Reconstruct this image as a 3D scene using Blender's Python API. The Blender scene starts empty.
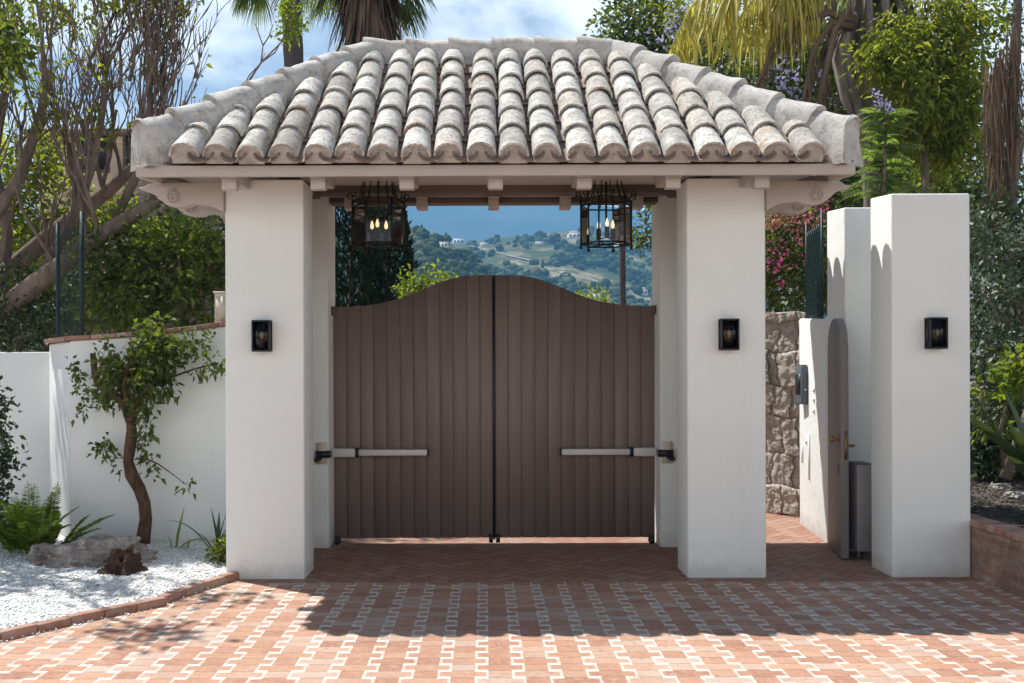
import bpy, math, random
import numpy as np
from mathutils import Vector, Matrix, noise as mnoise

random.seed(7)
RNG = np.random.default_rng(11)
SC = bpy.context.scene
COL = SC.collection
F, PX, PY, H, CX, CY = 950.0, 486.0, 372.0, 1.72, -0.08, -7.91
PI = math.pi


def at(px, py, Z):
    """point seen at a photo position, Z metres in front of the camera"""
    return Vector((CX + (px - PX) * Z / F, CY + Z, H + (PY - py) * Z / F))


def ground(px, py, h=0.0):
    Z = F * (H - h) / (py - PY)
    return Vector((CX + (px - PX) * Z / F, CY + Z, h))


# ------------------------------------------------------------------ mesh builder
class MB:
    def __init__(s):
        s.v = []
        s.f = []
        s.av = []          # numpy chunks
        s.af = []
        s.n = 0

    def add(s, vs, fs):
        b = s.n
        vs = np.asarray(vs, dtype=float).reshape(-1, 3)
        s.av.append(vs)
        s.n += len(vs)
        for f in fs:
            s.f.append([i + b for i in f])

    def addq(s, vs, faces):
        """vs (n,3), faces int array (m,k)"""
        vs = np.asarray(vs, dtype=float).reshape(-1, 3)
        s.av.append(vs)
        s.af.append(np.asarray(faces, dtype=np.int64) + s.n)
        s.n += len(vs)

    def box(s, x0, x1, y0, y1, z0, z1):
        v = [(x0, y0, z0), (x1, y0, z0), (x1, y1, z0), (x0, y1, z0),
             (x0, y0, z1), (x1, y0, z1), (x1, y1, z1), (x0, y1, z1)]
        s.add(v, [(0, 3, 2, 1), (4, 5, 6, 7), (0, 1, 5, 4), (1, 2, 6, 5), (2, 3, 7, 6), (3, 0, 4, 7)])

    def mbox(s, M, sx, sy, sz):
        v = [M @ Vector((a * sx / 2, b * sy / 2, c * sz / 2)) for c in (-1, 1) for a, b in ((-1, -1), (1, -1), (1, 1), (-1, 1))]
        s.add(v, [(0, 3, 2, 1), (4, 5, 6, 7), (0, 1, 5, 4), (1, 2, 6, 5), (2, 3, 7, 6), (3, 0, 4, 7)])

    def prism(s, pts, axis, a0, a1):
        """2-D outline extruded along axis 'x','y','z'"""
        def mk(p, a):
            if axis == 'y':
                return (p[0], a, p[1])
            if axis == 'x':
                return (a, p[0], p[1])
            return (p[0], p[1], a)
        n = len(pts)
        v = [mk(p, a0) for p in pts] + [mk(p, a1) for p in pts]
        f = [tuple(range(n)), tuple(range(2 * n - 1, n - 1, -1))]
        for i in range(n):
            j = (i + 1) % n
            f.append((i, i + n, j + n, j))
        s.add(v, f)

    def tube(s, pts, rad, seg=6, cap=True, wob=0.0):
        pts = [Vector(p) for p in pts]
        n = len(pts)
        if not hasattr(rad, '__len__'):
            rad = [rad] * n
        t0 = (pts[1] - pts[0]).normalized()
        up = Vector((0, 0, 1)) if abs(t0.z) < 0.9 else Vector((1, 0, 0))
        u = t0.cross(up).normalized()
        vs = []
        for i, p in enumerate(pts):
            t = (pts[min(i + 1, n - 1)] - pts[max(i - 1, 0)]).normalized()
            u = (u - t * u.dot(t))
            if u.length < 1e-6:
                u = t.orthogonal()
            u.normalize()
            w = t.cross(u)
            for k in range(seg):
                a = 2 * PI * k / seg
                r = rad[i] * (1 + (random.uniform(-wob, wob) if wob else 0))
                vs.append(p + (u * math.cos(a) + w * math.sin(a)) * r)
        fs = []
        for i in range(n - 1):
            for k in range(seg):
                l = (k + 1) % seg
                fs.append((i * seg + k, i * seg + l, (i + 1) * seg + l, (i + 1) * seg + k))
        if cap:
            fs.append(tuple(range(seg - 1, -1, -1)))
            fs.append(tuple(range((n - 1) * seg, n * seg)))
        s.add(vs, fs)

    def lathe(s, c, prof, seg=12):
        """prof list of (r,z) round vertical axis through c"""
        vs = []
        for r, z in prof:
            for k in range(seg):
                a = 2 * PI * k / seg
                vs.append((c[0] + r * math.cos(a), c[1] + r * math.sin(a), c[2] + z))
        fs = []
        for i in range(len(prof) - 1):
            for k in range(seg):
                l = (k + 1) % seg
                fs.append((i * seg + k, i * seg + l, (i + 1) * seg + l, (i + 1) * seg + k))
        fs.append(tuple(range(seg - 1, -1, -1)))
        fs.append(tuple(range((len(prof) - 1) * seg, len(prof) * seg)))
        s.add(vs, fs)

    def leaves(s, P, D, size, asp=0.45, droop=0.0, fold=0.25, up=0.3):
        """P (n,3) leaf bases, D (n,3) leaf directions, size (n,) lengths; a folded rhombic blade each"""
        P = np.asarray(P, float)
        n = len(P)
        if n == 0:
            return
        D = D / (np.linalg.norm(D, axis=1, keepdims=True) + 1e-9)
        R = RNG.normal(size=(n, 3))
        R[:, 2] += up
        W = np.cross(D, R)
        W /= (np.linalg.norm(W, axis=1, keepdims=True) + 1e-9)
        N = np.cross(W, D)
        L = np.asarray(size).reshape(-1, 1) * np.ones((n, 1))
        w = L * asp
        tip = P + D * L
        tip[:, 2] -= (droop * L[:, 0])
        mid = P + D * L * 0.45
        a = mid + W * w * 0.5 + N * w * fold
        b = mid - W * w * 0.5 + N * w * fold
        vs = np.stack([P, a, tip, b], axis=1).reshape(-1, 3)
        idx = np.arange(n)[:, None] * 4
        # two triangles folded along the midrib
        tri = np.concatenate([idx + np.array([0, 1, 2]), idx + np.array([0, 2, 3])], axis=0)
        s.addq(vs, tri)

    def build(s, name, mat, parent=None, smooth=False):
        me = bpy.data.meshes.new(name)
        V = np.concatenate(s.av) if s.av else np.zeros((0, 3))
        loops = []
        starts = []
        tot = []
        c = 0
        for f in s.f:
            starts.append(c)
            tot.append(len(f))
            c += len(f)
            loops.extend(f)
        L = [np.array(loops, dtype=np.int32)]
        S = [np.array(starts, dtype=np.int32)]
        T = [np.array(tot, dtype=np.int32)]
        for a in s.af:
            m, k = a.shape
            L.append(a.reshape(-1).astype(np.int32))
            S.append((c + np.arange(m) * k).astype(np.int32))
            T.append(np.full(m, k, dtype=np.int32))
            c += m * k
        L, S, T = np.concatenate(L), np.concatenate(S), np.concatenate(T)
        me.vertices.add(len(V))
        me.vertices.foreach_set('co', V.astype(np.float32).reshape(-1))
        me.loops.add(len(L))
        me.loops.foreach_set('vertex_index', L)
        me.polygons.add(len(S))
        me.polygons.foreach_set('loop_start', S)
        me.polygons.foreach_set('loop_total', T)
        if smooth:
            me.polygons.foreach_set('use_smooth', np.ones(len(S), dtype=bool))
        me.update(calc_edges=True)
        me.validate()
        me.materials.append(mat)
        o = bpy.data.objects.new(name, me)
        COL.objects.link(o)
        if parent is not None:
            o.parent = parent
            if parent.type == 'EMPTY':
                o.matrix_parent_inverse = Matrix.Translation(parent.location).inverted()
        return o


def tag(o, label, cat, group=None):
    o['label'] = label
    o['category'] = cat
    if group:
        o['group'] = group
    return o


def thing(name, label, cat, loc, group=None):
    o = bpy.data.objects.new(name, None)
    o.empty_display_size = 0.2
    COL.objects.link(o)
    o.location = Vector(loc)
    return tag(o, label, cat, group)


def struct(o, kind='structure'):
    o['kind'] = kind
    return o


def dup(root, loc, label):
    def rec(o, par):
        c = o.copy()
        COL.objects.link(c)
        c.parent = par
        c.matrix_parent_inverse = o.matrix_parent_inverse.copy()
        for ch in o.children:
            rec(ch, c)
        return c
    r = root.copy()
    COL.objects.link(r)
    r.location = Vector(loc)
    r['label'] = label
    for ch in list(root.children):
        rec(ch, r)
    return r


def bevel(o, w=0.01, seg=2):
    m = o.modifiers.new('bevel', 'BEVEL')
    m.width = w
    m.segments = seg
    m.limit_method = 'ANGLE'
    m.angle_limit = math.radians(40)
    return o


# ------------------------------------------------------------------ materials
class X:
    """tiny expression layer over Math nodes"""
    def __init__(s, nt, sock):
        s.nt, s.k = nt, sock

    def op(s, name, *o):
        n = s.nt.nodes.new('ShaderNodeMath')
        n.operation = name
        for i, a in enumerate((s,) + o):
            if isinstance(a, X):
                s.nt.links.new(a.k, n.inputs[i])
            else:
                n.inputs[i].default_value = a
        return X(s.nt, n.outputs[0])

    def __add__(s, o): return s.op('ADD', o)
    def __sub__(s, o): return s.op('SUBTRACT', o)
    def __mul__(s, o): return s.op('MULTIPLY', o)
    def __truediv__(s, o): return s.op('DIVIDE', o)
    def floor(s): return s.op('FLOOR')
    def abs(s): return s.op('ABSOLUTE')
    def lt(s, o): return s.op('LESS_THAN', o)
    def gt(s, o): return s.op('GREATER_THAN', o)
    def mn(s, o): return s.op('MINIMUM', o)
    def mx(s, o): return s.op('MAXIMUM', o)
    def mod(s, o): return s.op('FLOORED_MODULO', o)
    def eq(s, o): return (s - o).abs().lt(0.1)
    def clamp(s):
        r = s.op('MULTIPLY', 1.0)
        r.k.node.use_clamp = True
        return r


class Mat:
    def __init__(s, name, rough=0.8, spec=0.3):
        s.m = bpy.data.materials.new(name)
        s.m.use_nodes = True
        s.nt = s.m.node_tree
        s.b = s.nt.nodes['Principled BSDF']
        s.b.inputs['Roughness'].default_value = rough
        s.b.inputs['Specular IOR Level'].default_value = spec

    def n(s, t, **k):
        x = s.nt.nodes.new(t)
        for a, b in k.items():
            if a in x.inputs:
                x.inputs[a].default_value = b
            else:
                setattr(x, a, b)
        return x

    def l(s, a, b):
        s.nt.links.new(a, b)

    def pos(s):
        return s.n('ShaderNodeNewGeometry').outputs['Position']

    def noise(s, scale, detail=4, rough=0.6, vec=None, obj=False, dist=0.0):
        t = s.n('ShaderNodeTexNoise')
        t.inputs['Scale'].default_value = scale
        t.inputs['Detail'].default_value = detail
        t.inputs['Roughness'].default_value = rough
        t.inputs['Distortion'].default_value = dist
        s.l(vec if vec is not None else s.pos(), t.inputs['Vector'])
        return t.outputs['Fac']

    def ramp(s, fac, stops, interp='LINEAR'):
        r = s.n('ShaderNodeValToRGB')
        r.color_ramp.interpolation = interp
        e = r.color_ramp.elements
        while len(e) < len(stops):
            e.new(0.5)
        for el, (p, c) in zip(e, stops):
            el.position = p
            el.color = (*c, 1) if hasattr(c, '__len__') else (c, c, c, 1)
        s.l(fac, r.inputs[0])
        return r.outputs[0]

    def mix(s, fac, a, b, mode='MIX'):
        m = s.n('ShaderNodeMix')
        m.data_type = 'RGBA'
        m.blend_type = mode
        for sock, val in ((m.inputs[0], fac), (m.inputs[6], a), (m.inputs[7], b)):
            if isinstance(val, (int, float)):
                sock.default_value = val
            elif hasattr(val, '__len__'):
                sock.default_value = (*val, 1)
            else:
                s.l(val, sock)
        return m.outputs[2]

    def x(s, sock):
        return X(s.nt, sock)

    def color(s, c):
        if hasattr(c, '__len__'):
            s.b.inputs['Base Color'].default_value = (*c, 1)
        else:
            s.l(c, s.b.inputs['Base Color'])
        return s

    def bump(s, h, strength=0.3, dist=0.01):
        b = s.n('ShaderNodeBump')
        b.inputs['Strength'].default_value = strength
        b.inputs['Distance'].default_value = dist
        s.l(h, b.inputs['Height'])
        s.l(b.outputs[0], s.b.inputs['Normal'])
        return s


def simple(name, col, rough=0.7, spec=0.3, var=0.15, scale=6, bump=0.0, bscale=40, bdist=0.005):
    m = Mat(name, rough, spec)
    nz = m.noise(scale, 5)
    m.color(m.ramp(nz, [(0.25, tuple(c * (1 - var) for c in col)), (0.75, tuple(min(1, c * (1 + var)) for c in col))]))
    if bump:
        m.bump(m.noise(bscale, 4), bump, bdist)
    return m.m


def plaster(name, col):
    m = Mat(name, 0.85, 0.2)
    big = m.noise(1.3, 5)
    c = m.ramp(big, [(0.3, tuple(a * 0.95 for a in col)), (0.7, col)])
    # faint grey rain streaks and splash dirt at the foot (stays with the wall)
    mp = m.n('ShaderNodeMapping')
    mp.inputs['Scale'].default_value = (9, 9, 0.5)
    m.l(m.pos(), mp.inputs['Vector'])
    st = m.noise(1.0, 4, vec=mp.outputs[0])
    c = m.mix(m.ramp(st, [(0.58, 0.0), (0.8, 0.22)]), c, tuple(a * 0.72 for a in col))
    sep = m.n('ShaderNodeSeparateXYZ')
    m.l(m.pos(), sep.inputs[0])
    z = m.x(sep.outputs[2])
    nf = m.x(m.noise(7, 4))
    foot = ((nf * 0.32 - z) * 6.0).clamp()
    foot = foot * 0.45
    c = m.mix(foot.k, c, (0.42, 0.37, 0.33))
    m.color(c)
    a = m.x(m.noise(5, 3))
    b = m.x(m.noise(70, 4))
    m.bump((a * 1.6 + b * 0.22).k, 0.5, 0.012)
    return m.m


WHITE = plaster('white_plaster', (0.775, 0.80, 0.775))
WHITE2 = plaster('garden_wall_plaster', (0.79, 0.80, 0.785))


def wood_paint(name, col, rough=0.55):
    m = Mat(name, rough, 0.35)
    mp = m.n('ShaderNodeMapping')
    mp.inputs['Scale'].default_value = (28, 28, 1.2)
    m.l(m.pos(), mp.inputs['Vector'])
    g = m.noise(1.0, 5, vec=mp.outputs[0])
    geo = m.n('ShaderNodeNewGeometry')
    isl = m.x(geo.outputs['Random Per Island'])
    f = m.x(g) * 0.6 + isl * 0.4
    m.color(m.ramp(f.k, [(0.2, tuple(c * 0.84 for c in col)), (0.8, tuple(c * 1.14 for c in col))]))
    m.bump(g, 0.25, 0.004)
    return m.m


GATE = wood_paint('brown_gate_paint', (0.20, 0.158, 0.136))
DOORM = wood_paint('grey_brown_door_paint', (0.21, 0.19, 0.178))
TRIM = simple('taupe_painted_timber', (0.46, 0.41, 0.375), 0.6, var=0.08, scale=4, bump=0.2, bscale=25)
TRIMB = simple('brown_timber_beam', (0.125, 0.092, 0.078), 0.65, var=0.12, scale=5, bump=0.2, bscale=30)
STEEL = simple('satin_aluminium', (0.58, 0.55, 0.54), 0.35, 0.5, var=0.05)
BLACKM = simple('black_metal', (0.012, 0.012, 0.014), 0.45, 0.5, var=0.2)
IRON = simple('wrought_iron', (0.010, 0.010, 0.010), 0.5, 0.4, var=0.3, bump=0.2, bscale=60)
BRASS = simple('aged_brass', (0.32, 0.2, 0.09), 0.4, 0.5)
BRASS_m = bpy.data.materials['aged_brass'].node_tree.nodes['Principled BSDF']
BRASS_m.inputs['Metallic'].default_value = 0.8
DGREY = simple('dark_grey_box_paint', (0.10, 0.10, 0.105), 0.5, 0.4, var=0.1)
MGREY = simple('grey_metal_panel', (0.30, 0.28, 0.27), 0.5, 0.4, var=0.1)
SLATE = simple('slate_plastic', (0.11, 0.135, 0.155), 0.5, 0.4, var=0.08)
PALEBOX = simple('beige_plastic', (0.62, 0.56, 0.47), 0.6, var=0.06)


def glassmat(name, tint=(0.95, 0.97, 0.96)):
    m = bpy.data.materials.new(name)
    m.use_nodes = True
    nt = m.node_tree
    nt.nodes.clear()
    out = nt.nodes.new('ShaderNodeOutputMaterial')
    tr = nt.nodes.new('ShaderNodeBsdfTransparent')
    tr.inputs[0].default_value = (*tint, 1)
    gl = nt.nodes.new('ShaderNodeBsdfGlossy')
    gl.inputs['Roughness'].default_value = 0.03
    fr = nt.nodes.new('ShaderNodeFresnel')
    fr.inputs['IOR'].default_value = 1.45
    mx = nt.nodes.new('ShaderNodeMixShader')
    nt.links.new(fr.outputs[0], mx.inputs[0])
    nt.links.new(tr.outputs[0], mx.inputs[1])
    nt.links.new(gl.outputs[0], mx.inputs[2])
    nt.links.new(mx.outputs[0], out.inputs[0])
    return m


GLASS = glassmat('lantern_glass')
GLASSD = glassmat('smoked_glass', (0.45, 0.44, 0.42))


def emit(name, col, st):
    m = bpy.data.materials.new(name)
    m.use_nodes = True
    b = m.node_tree.nodes['Principled BSDF']
    b.inputs['Base Color'].default_value = (*col, 1)
    b.inputs['Emission Color'].default_value = (*col, 1)
    b.inputs['Emission Strength'].default_value = st
    return m


BULB = emit('warm_lit_bulb', (1.0, 0.66, 0.36), .75)
BULBD = emit('dim_filament_bulb', (1.0, 0.6, 0.28), 0.25)


# paving -----------------------------------------------------------
def brick_tone(m, idv):
    """colour variation of clay bricks from a per-brick id vector"""
    wn = m.n('ShaderNodeTexWhiteNoise')
    wn.noise_dimensions = '3D'
    m.l(idv, wn.inputs['Vector'])
    c = m.ramp(wn.outputs['Value'], [(0.0, (0.31, 0.135, 0.085)), (0.25, (0.42, 0.205, 0.13)), (0.5, (0.49, 0.28, 0.185)),
                                     (0.68, (0.49, 0.33, 0.25)), (0.85, (0.50, 0.41, 0.34)), (0.94, (0.47, 0.25, 0.15)), (1.0, (0.35, 0.16, 0.11))])
    st = m.noise(9, 6, 0.65)
    c = m.mix(m.ramp(st, [(0.35, 0.0), (0.75, 0.55)]), c, (0.52, 0.36, 0.26))
    bl = m.noise(1.1, 4)
    c = m.mix(m.ramp(bl, [(0.3, 0.5), (0.7, 0.0)]), c, (0.29, 0.145, 0.10))
    hz_ = m.noise(23, 6, 0.75)
    c = m.mix(m.ramp(hz_, [(0.5, 0.0), (0.66, 0.45)]), c, (0.54, 0.41, 0.32))
    dk = m.noise(17, 5, 0.7, dist=0.5)
    c = m.mix(m.ramp(dk, [(0.56, 0.0), (0.7, 0.55)]), c, (0.20, 0.11, 0.085))
    sp = m.noise(45, 3)
    c = m.mix(m.ramp(sp, [(0.62, 0.0), (0.72, 0.6)]), c, (0.2, 0.09, 0.065))
    return c


def comb(m, x, y, z=0.0):
    c = m.n('ShaderNodeCombineXYZ')
    for i, a in enumerate((x, y, z)):
        if isinstance(a, X):
            m.l(a.k, c.inputs[i])
        else:
            c.inputs[i].default_value = a
    return c.outputs[0]


def meander_paving():
    m = Mat('brick_paving_with_white_meander', 0.82, 0.25)
    sep = m.n('ShaderNodeSeparateXYZ')
    m.l(m.pos(), sep.inputs[0])
    wob = m.x(m.noise(24, 4)) - 0.5
    wob2 = m.x(m.noise(13, 3, vec=None)) - 0.5
    x = m.x(sep.outputs[0]) + wob * 0.02 + 0.11
    y = m.x(sep.outputs[1]) + wob2 * 0.02
    s, Hh, A, w = 0.212, 0.122, 0.031, 0.008
    row = (y / Hh).floor()
    fy = y - row * Hh
    mi = (x / s + 0.5).floor()
    sign = ((mi + row).mod(2.0)) * 2.0 - 1.0
    dx = x - mi * s
    vert = (dx - sign * A).abs()
    vm = vert.lt(w)
    hm = fy.mn(fy * -1.0 + Hh).lt(0.019).op('MULTIPLY', dx.abs().lt(A + w))
    white = (vm * 0.62).mx(hm)
    # thin mortar line along courses
    hj = fy.mn(fy * -1.0 + Hh).lt(0.0045)
    # brick id: how many joints to the left
    side = (dx - sign * A).gt(0.0)
    bid = comb(m, mi + side, row, 1.0)
    c = brick_tone(m, bid)
    c = m.mix((hj * 0.8).k, c, (0.21, 0.145, 0.11))
    wtone = m.ramp(m.noise(20, 5), [(0.3, (0.48, 0.45, 0.40)), (0.65, (0.70, 0.66, 0.59))])
    chip = m.x(m.noise(6, 5)).lt(0.36)
    c = m.mix((white * (chip * -0.55 + 1.0)).k, c, wtone)
    m.color(c)
    hgt = m.x(m.noise(30, 4)) * 0.4 - hj * 0.7 + white * 0.25
    m.bump(hgt.k, 0.45, 0.008)
    return m.m


def herringbone():
    m = Mat('herringbone_brick_paving', 0.8, 0.25)
    sep = m.n('ShaderNodeSeparateXYZ')
    m.l(m.pos(), sep.inputs[0])
    wx = m.x(sep.outputs[0])
    wy = m.x(sep.outputs[1])
    wob = (m.x(m.noise(14, 3)) - 0.5) * 0.012
    w = 0.115
    x = (wx + wy) * 0.7071 / w + wob * 6.0
    y = (wy - wx) * 0.7071 / w + wob * 6.0
    i, j = x.floor(), y.floor()
    fx, fy = x - i, y - j
    t = (i - j).mod(4.0)
    t0, t1, t2, t3 = t.eq(0.0), t.eq(1.0), t.eq(2.0), t.eq(3.0)
    hor = t0 + t1
    bx = fx + t1                       # along length if horizontal
    by = fy + t2
    ex = hor * bx.mn(bx * -1.0 + 2.0) + (hor * -1.0 + 1.0) * fx.mn(fx * -1.0 + 1.0)
    ey = hor * fy.mn(fy * -1.0 + 1.0) + (hor * -1.0 + 1.0) * by.mn(by * -1.0 + 2.0)
    d = ex.mn(ey)
    joint = d.lt(0.06)
    c = brick_tone(m, comb(m, i - t1, j - t2, hor))
    c = m.mix(0.35, c, (0.16, 0.065, 0.045))  # deep shade under the roof put into the brick colour, darker and redder
    c = m.mix((joint * 0.9).k, c, (0.15, 0.11, 0.09))
    m.color(c)
    m.bump((m.x(m.noise(30, 4)) * 0.4 - joint * 0.8).k, 0.5, 0.008)
    return m.m


def wall_brick(name):
    m = Mat(name, 0.85, 0.2)
    tc = m.n('ShaderNodeNewGeometry')
    sep = m.n('ShaderNodeSeparateXYZ')
    m.l(tc.outputs['Position'], sep.inputs[0])
    u = m.x(sep.outputs[0]) + m.x(sep.outputs[1])
    v = m.x(sep.outputs[2])
    wob = (m.x(m.noise(9, 3)) - 0.5) * 0.02
    v = v + wob
    hh, ll = 0.055, 0.25
    row = (v / hh).floor()
    uu = u + (row.mod(2.0)) * (ll / 2)
    col = (uu / ll).floor()
    fu = uu - col * ll
    fv = v - row * hh
    j = fv.mn(fv * -1.0 + hh).mn(fu.mn(fu * -1.0 + ll)).lt(0.007)
    c = brick_tone(m, comb(m, col, row, 3.0))
    c = m.mix((j * 0.95).k, c, m.ramp(m.noise(15, 4), [(0.3, (0.22, 0.19, 0.16)), (0.7, (0.42, 0.38, 0.34))]))
    c = m.mix(m.ramp(m.noise(2.2, 4, dist=0.6), [(0.42, 0.0), (0.62, 0.5)]), c, (0.10, 0.062, 0.05))
    m.color(c)
    m.bump((m.x(m.noise(35, 4)) * 0.5 - j).k, 0.6, 0.01)
    return m.m


PAVE = meander_paving()
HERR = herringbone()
WBRICK = wall_brick('low_wall_brick')


def clay(name):
    m = Mat(name, 0.82, 0.2)
    geo = m.n('ShaderNodeNewGeometry')
    isl = geo.outputs['Random Per Island']
    c = m.ramp(isl, [(0, (0.27, 0.13, 0.09)), (0.5, (0.37, 0.195, 0.14)), (1, (0.43, 0.29, 0.225))])
    st = m.noise(14, 5)
    c = m.mix(m.ramp(st, [(0.4, 0.0), (0.75, 0.7)]), c, (0.42, 0.33, 0.28))
    m.color(c)
    m.bump(m.noise(40, 4), 0.5, 0.008)
    return m.m


CLAY = clay('clay_kerb_brick')


def roof_tile():
    m = Mat('weathered_roof_tile', 0.88, 0.15)
    geo = m.n('ShaderNodeNewGeometry')
    isl = geo.outputs['Random Per Island']
    base = m.ramp(isl, [(0.0, (0.36, 0.335, 0.30)), (0.25, (0.52, 0.49, 0.45)), (0.5, (0.68, 0.655, 0.61)),
                        (0.72, (0.45, 0.425, 0.39)), (0.88, (0.57, 0.51, 0.44)), (1.0, (0.30, 0.285, 0.26))], 'LINEAR')
    # soft grey-black lichen bloom
    n1 = m.noise(8, 7, 0.68)
    base = m.mix(m.ramp(n1, [(0.44, 0.0), (0.62, 0.6)]), base, (0.235, 0.225, 0.21))
    n2 = m.noise(38, 5, 0.7)
    base = m.mix(m.ramp(n2, [(0.5, 0.0), (0.64, 0.8)]), base, (0.14, 0.135, 0.125))
    # whitewash remains
    n3 = m.noise(5, 6, 0.7, dist=0.4)
    base = m.mix(m.ramp(n3, [(0.5, 0.0), (0.66, 0.6)]), base, (0.70, 0.68, 0.64))
    # orange lichen / bare clay patches on some tiles
    n4 = m.x(m.noise(11, 5, 0.65))
    pick = m.x(m.noise(2.6, 2))
    f = ((n4 - 0.55) * 9.0).clamp() * ((pick - 0.56) * 12.0).clamp()
    base = m.mix((f * 0.8).k, base, (0.50, 0.22, 0.09))
    m.color(base)
    m.bump((m.x(n2) * 0.4 + m.x(n1) * 0.8).k, 0.6, 0.012)
    return m.m


TILE = roof_tile()


def mortar_white():
    m = Mat('whitewashed_mortar', 0.9, 0.15)
    n1 = m.noise(4, 6, 0.65)
    c = m.ramp(n1, [(0.3, (0.38, 0.36, 0.335)), (0.65, (0.60, 0.58, 0.55))])
    n2 = m.noise(6, 8, 0.78)
    c = m.mix(m.ramp(n2, [(0.5, 0.0), (0.66, 0.75)]), c, (0.22, 0.21, 0.195))
    n5 = m.noise(26, 5, 0.7)
    c = m.mix(m.ramp(n5, [(0.56, 0.0), (0.68, 0.6)]), c, (0.16, 0.15, 0.14))
    n3 = m.noise(3, 4)
    c = m.mix(m.ramp(n3, [(0.62, 0.0), (0.75, 0.5)]), c, (0.42, 0.31, 0.25))
    m.color(c)
    m.bump((m.x(n1) + m.x(m.noise(30, 5)) * 0.4).k, 0.7, 0.015)
    return m.m


MORTAR = mortar_white()
PAN = simple('red_pan_tile', (0.25, 0.185, 0.155), 0.85, var=0.35, scale=9, bump=0.3)


def leafmat(name, dark, light, trans=0.45, gloss=0.35, tcol=None):
    m = Mat(name, 0.5, gloss)
    nt = m.nt
    geo = m.n('ShaderNodeNewGeometry')
    isl = m.x(geo.outputs['Random Per Island'])
    nz = m.x(m.noise(1.6, 3))
    f = (isl * 0.65 + (nz - 0.5) * 0.9 + 0.17).clamp()
    c = m.ramp(f.k, [(0.0, dark), (1.0, light)])
    m.color(c)
    tr = m.n('ShaderNodeBsdfTranslucent')
    tc = m.mix(1.0, c, tcol or (1.9, 1.75, 0.7), 'MULTIPLY')
    m.l(tc, tr.inputs[0])
    mx = m.n('ShaderNodeMixShader')
    mx.inputs[0].default_value = trans
    m.l(m.b.outputs[0], mx.inputs[1])
    m.l(tr.outputs[0], mx.inputs[2])
    m.l(mx.outputs[0], nt.nodes['Material Output'].inputs[0])
    return m.m


L_MID = leafmat('mid_green_leaf', (0.013, 0.028, 0.008), (0.15, 0.195, 0.045), .42, tcol=(2.1, 2.0, .7))
L_DARK = leafmat('dark_green_leaf', (0.007, 0.018, 0.006), (0.055, 0.092, 0.024), 0.22, .5)
L_LIME = leafmat('lime_leaf', (0.09, 0.15, 0.02), (0.22, 0.27, 0.05), 0.5)
L_BRIGHT = leafmat('bright_green_leaf', (0.035, 0.062, 0.012), (0.25, 0.285, 0.065), 0.6, tcol=(2.2, 2.05, .75))
L_CYP = leafmat('cypress_leaf', (0.007, 0.014, 0.005), (0.022, 0.038, 0.012), 0.15, 0.15)
L_YEL = leafmat('yellow_frond', (0.26, 0.25, 0.025), (0.74, 0.66, 0.24), 0.5, tcol=(1.25, 1.25, 0.7))
L_PALM = leafmat('palm_green', (0.04, 0.07, 0.02), (0.12, 0.17, 0.05), 0.4)
L_DEAD = leafmat('dead_palm_leaf', (0.09, 0.062, 0.042), (0.27, 0.195, 0.14), 0.2, 0.1, tcol=(1.2, 1.1, 0.9))
L_PINK = leafmat('magenta_bract', (0.32, 0.035, 0.15), (0.50, 0.14, 0.29), 0.35, 0.1, tcol=(1.4, 0.9, 1.2))
L_PEACH = leafmat('faded_bract', (0.36, 0.16, 0.12), (0.52, 0.32, 0.26), 0.4, 0.1, tcol=(1.3, 1.1, 1.0))
L_LILAC = leafmat('lilac_blossom', (0.30, 0.29, 0.46), (0.50, 0.48, 0.66), 0.4, 0.1, tcol=(1.2, 1.1, 1.3))
L_VAR = leafmat('variegated_leaf', (0.010, 0.028, 0.010), (0.17, 0.215, 0.13), 0.22, .8, tcol=(1.3, 1.3, 0.9))
L_FEATH = leafmat('feathery_leaf', (0.06, 0.12, 0.03), (0.21, 0.29, 0.09), 0.58, tcol=(2.0, 1.95, .8))
L_STRAP = leafmat('strap_leaf', (0.035, 0.06, 0.025), (0.085, 0.12, 0.05), 0.2, 0.5)
L_FERN = leafmat('fern_leaf', (0.06, 0.11, 0.014), (0.25, 0.32, 0.04), 0.58, tcol=(2.1, 1.95, .7))


def bark(name, a, b, sc=9, stretch=0.3):
    m = Mat(name, 0.9, 0.1)
    mp = m.n('ShaderNodeMapping')
    mp.inputs['Scale'].default_value = (1, 1, stretch)
    m.l(m.pos(), mp.inputs['Vector'])
    n1 = m.noise(sc, 6, 0.7, vec=mp.outputs[0])
    m.color(m.ramp(n1, [(0.3, a), (0.7, b)]))
    m.bump(n1, 0.8, 0.03)
    return m.m


BARK = bark('grey_brown_bark', (0.10, 0.075, 0.06), (0.27, 0.215, 0.18))
BARKR = bark('reddish_brown_bark', (0.04, 0.024, 0.016), (0.17, 0.10, 0.065), 26)
BARKD = bark('dark_palm_bark', (0.06, 0.05, 0.045), (0.17, 0.145, 0.13), 14, 1.5)
BARKG = bark('grey_palm_bark', (0.12, 0.10, 0.085), (0.36, 0.32, 0.28), 8, 0.25)

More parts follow.
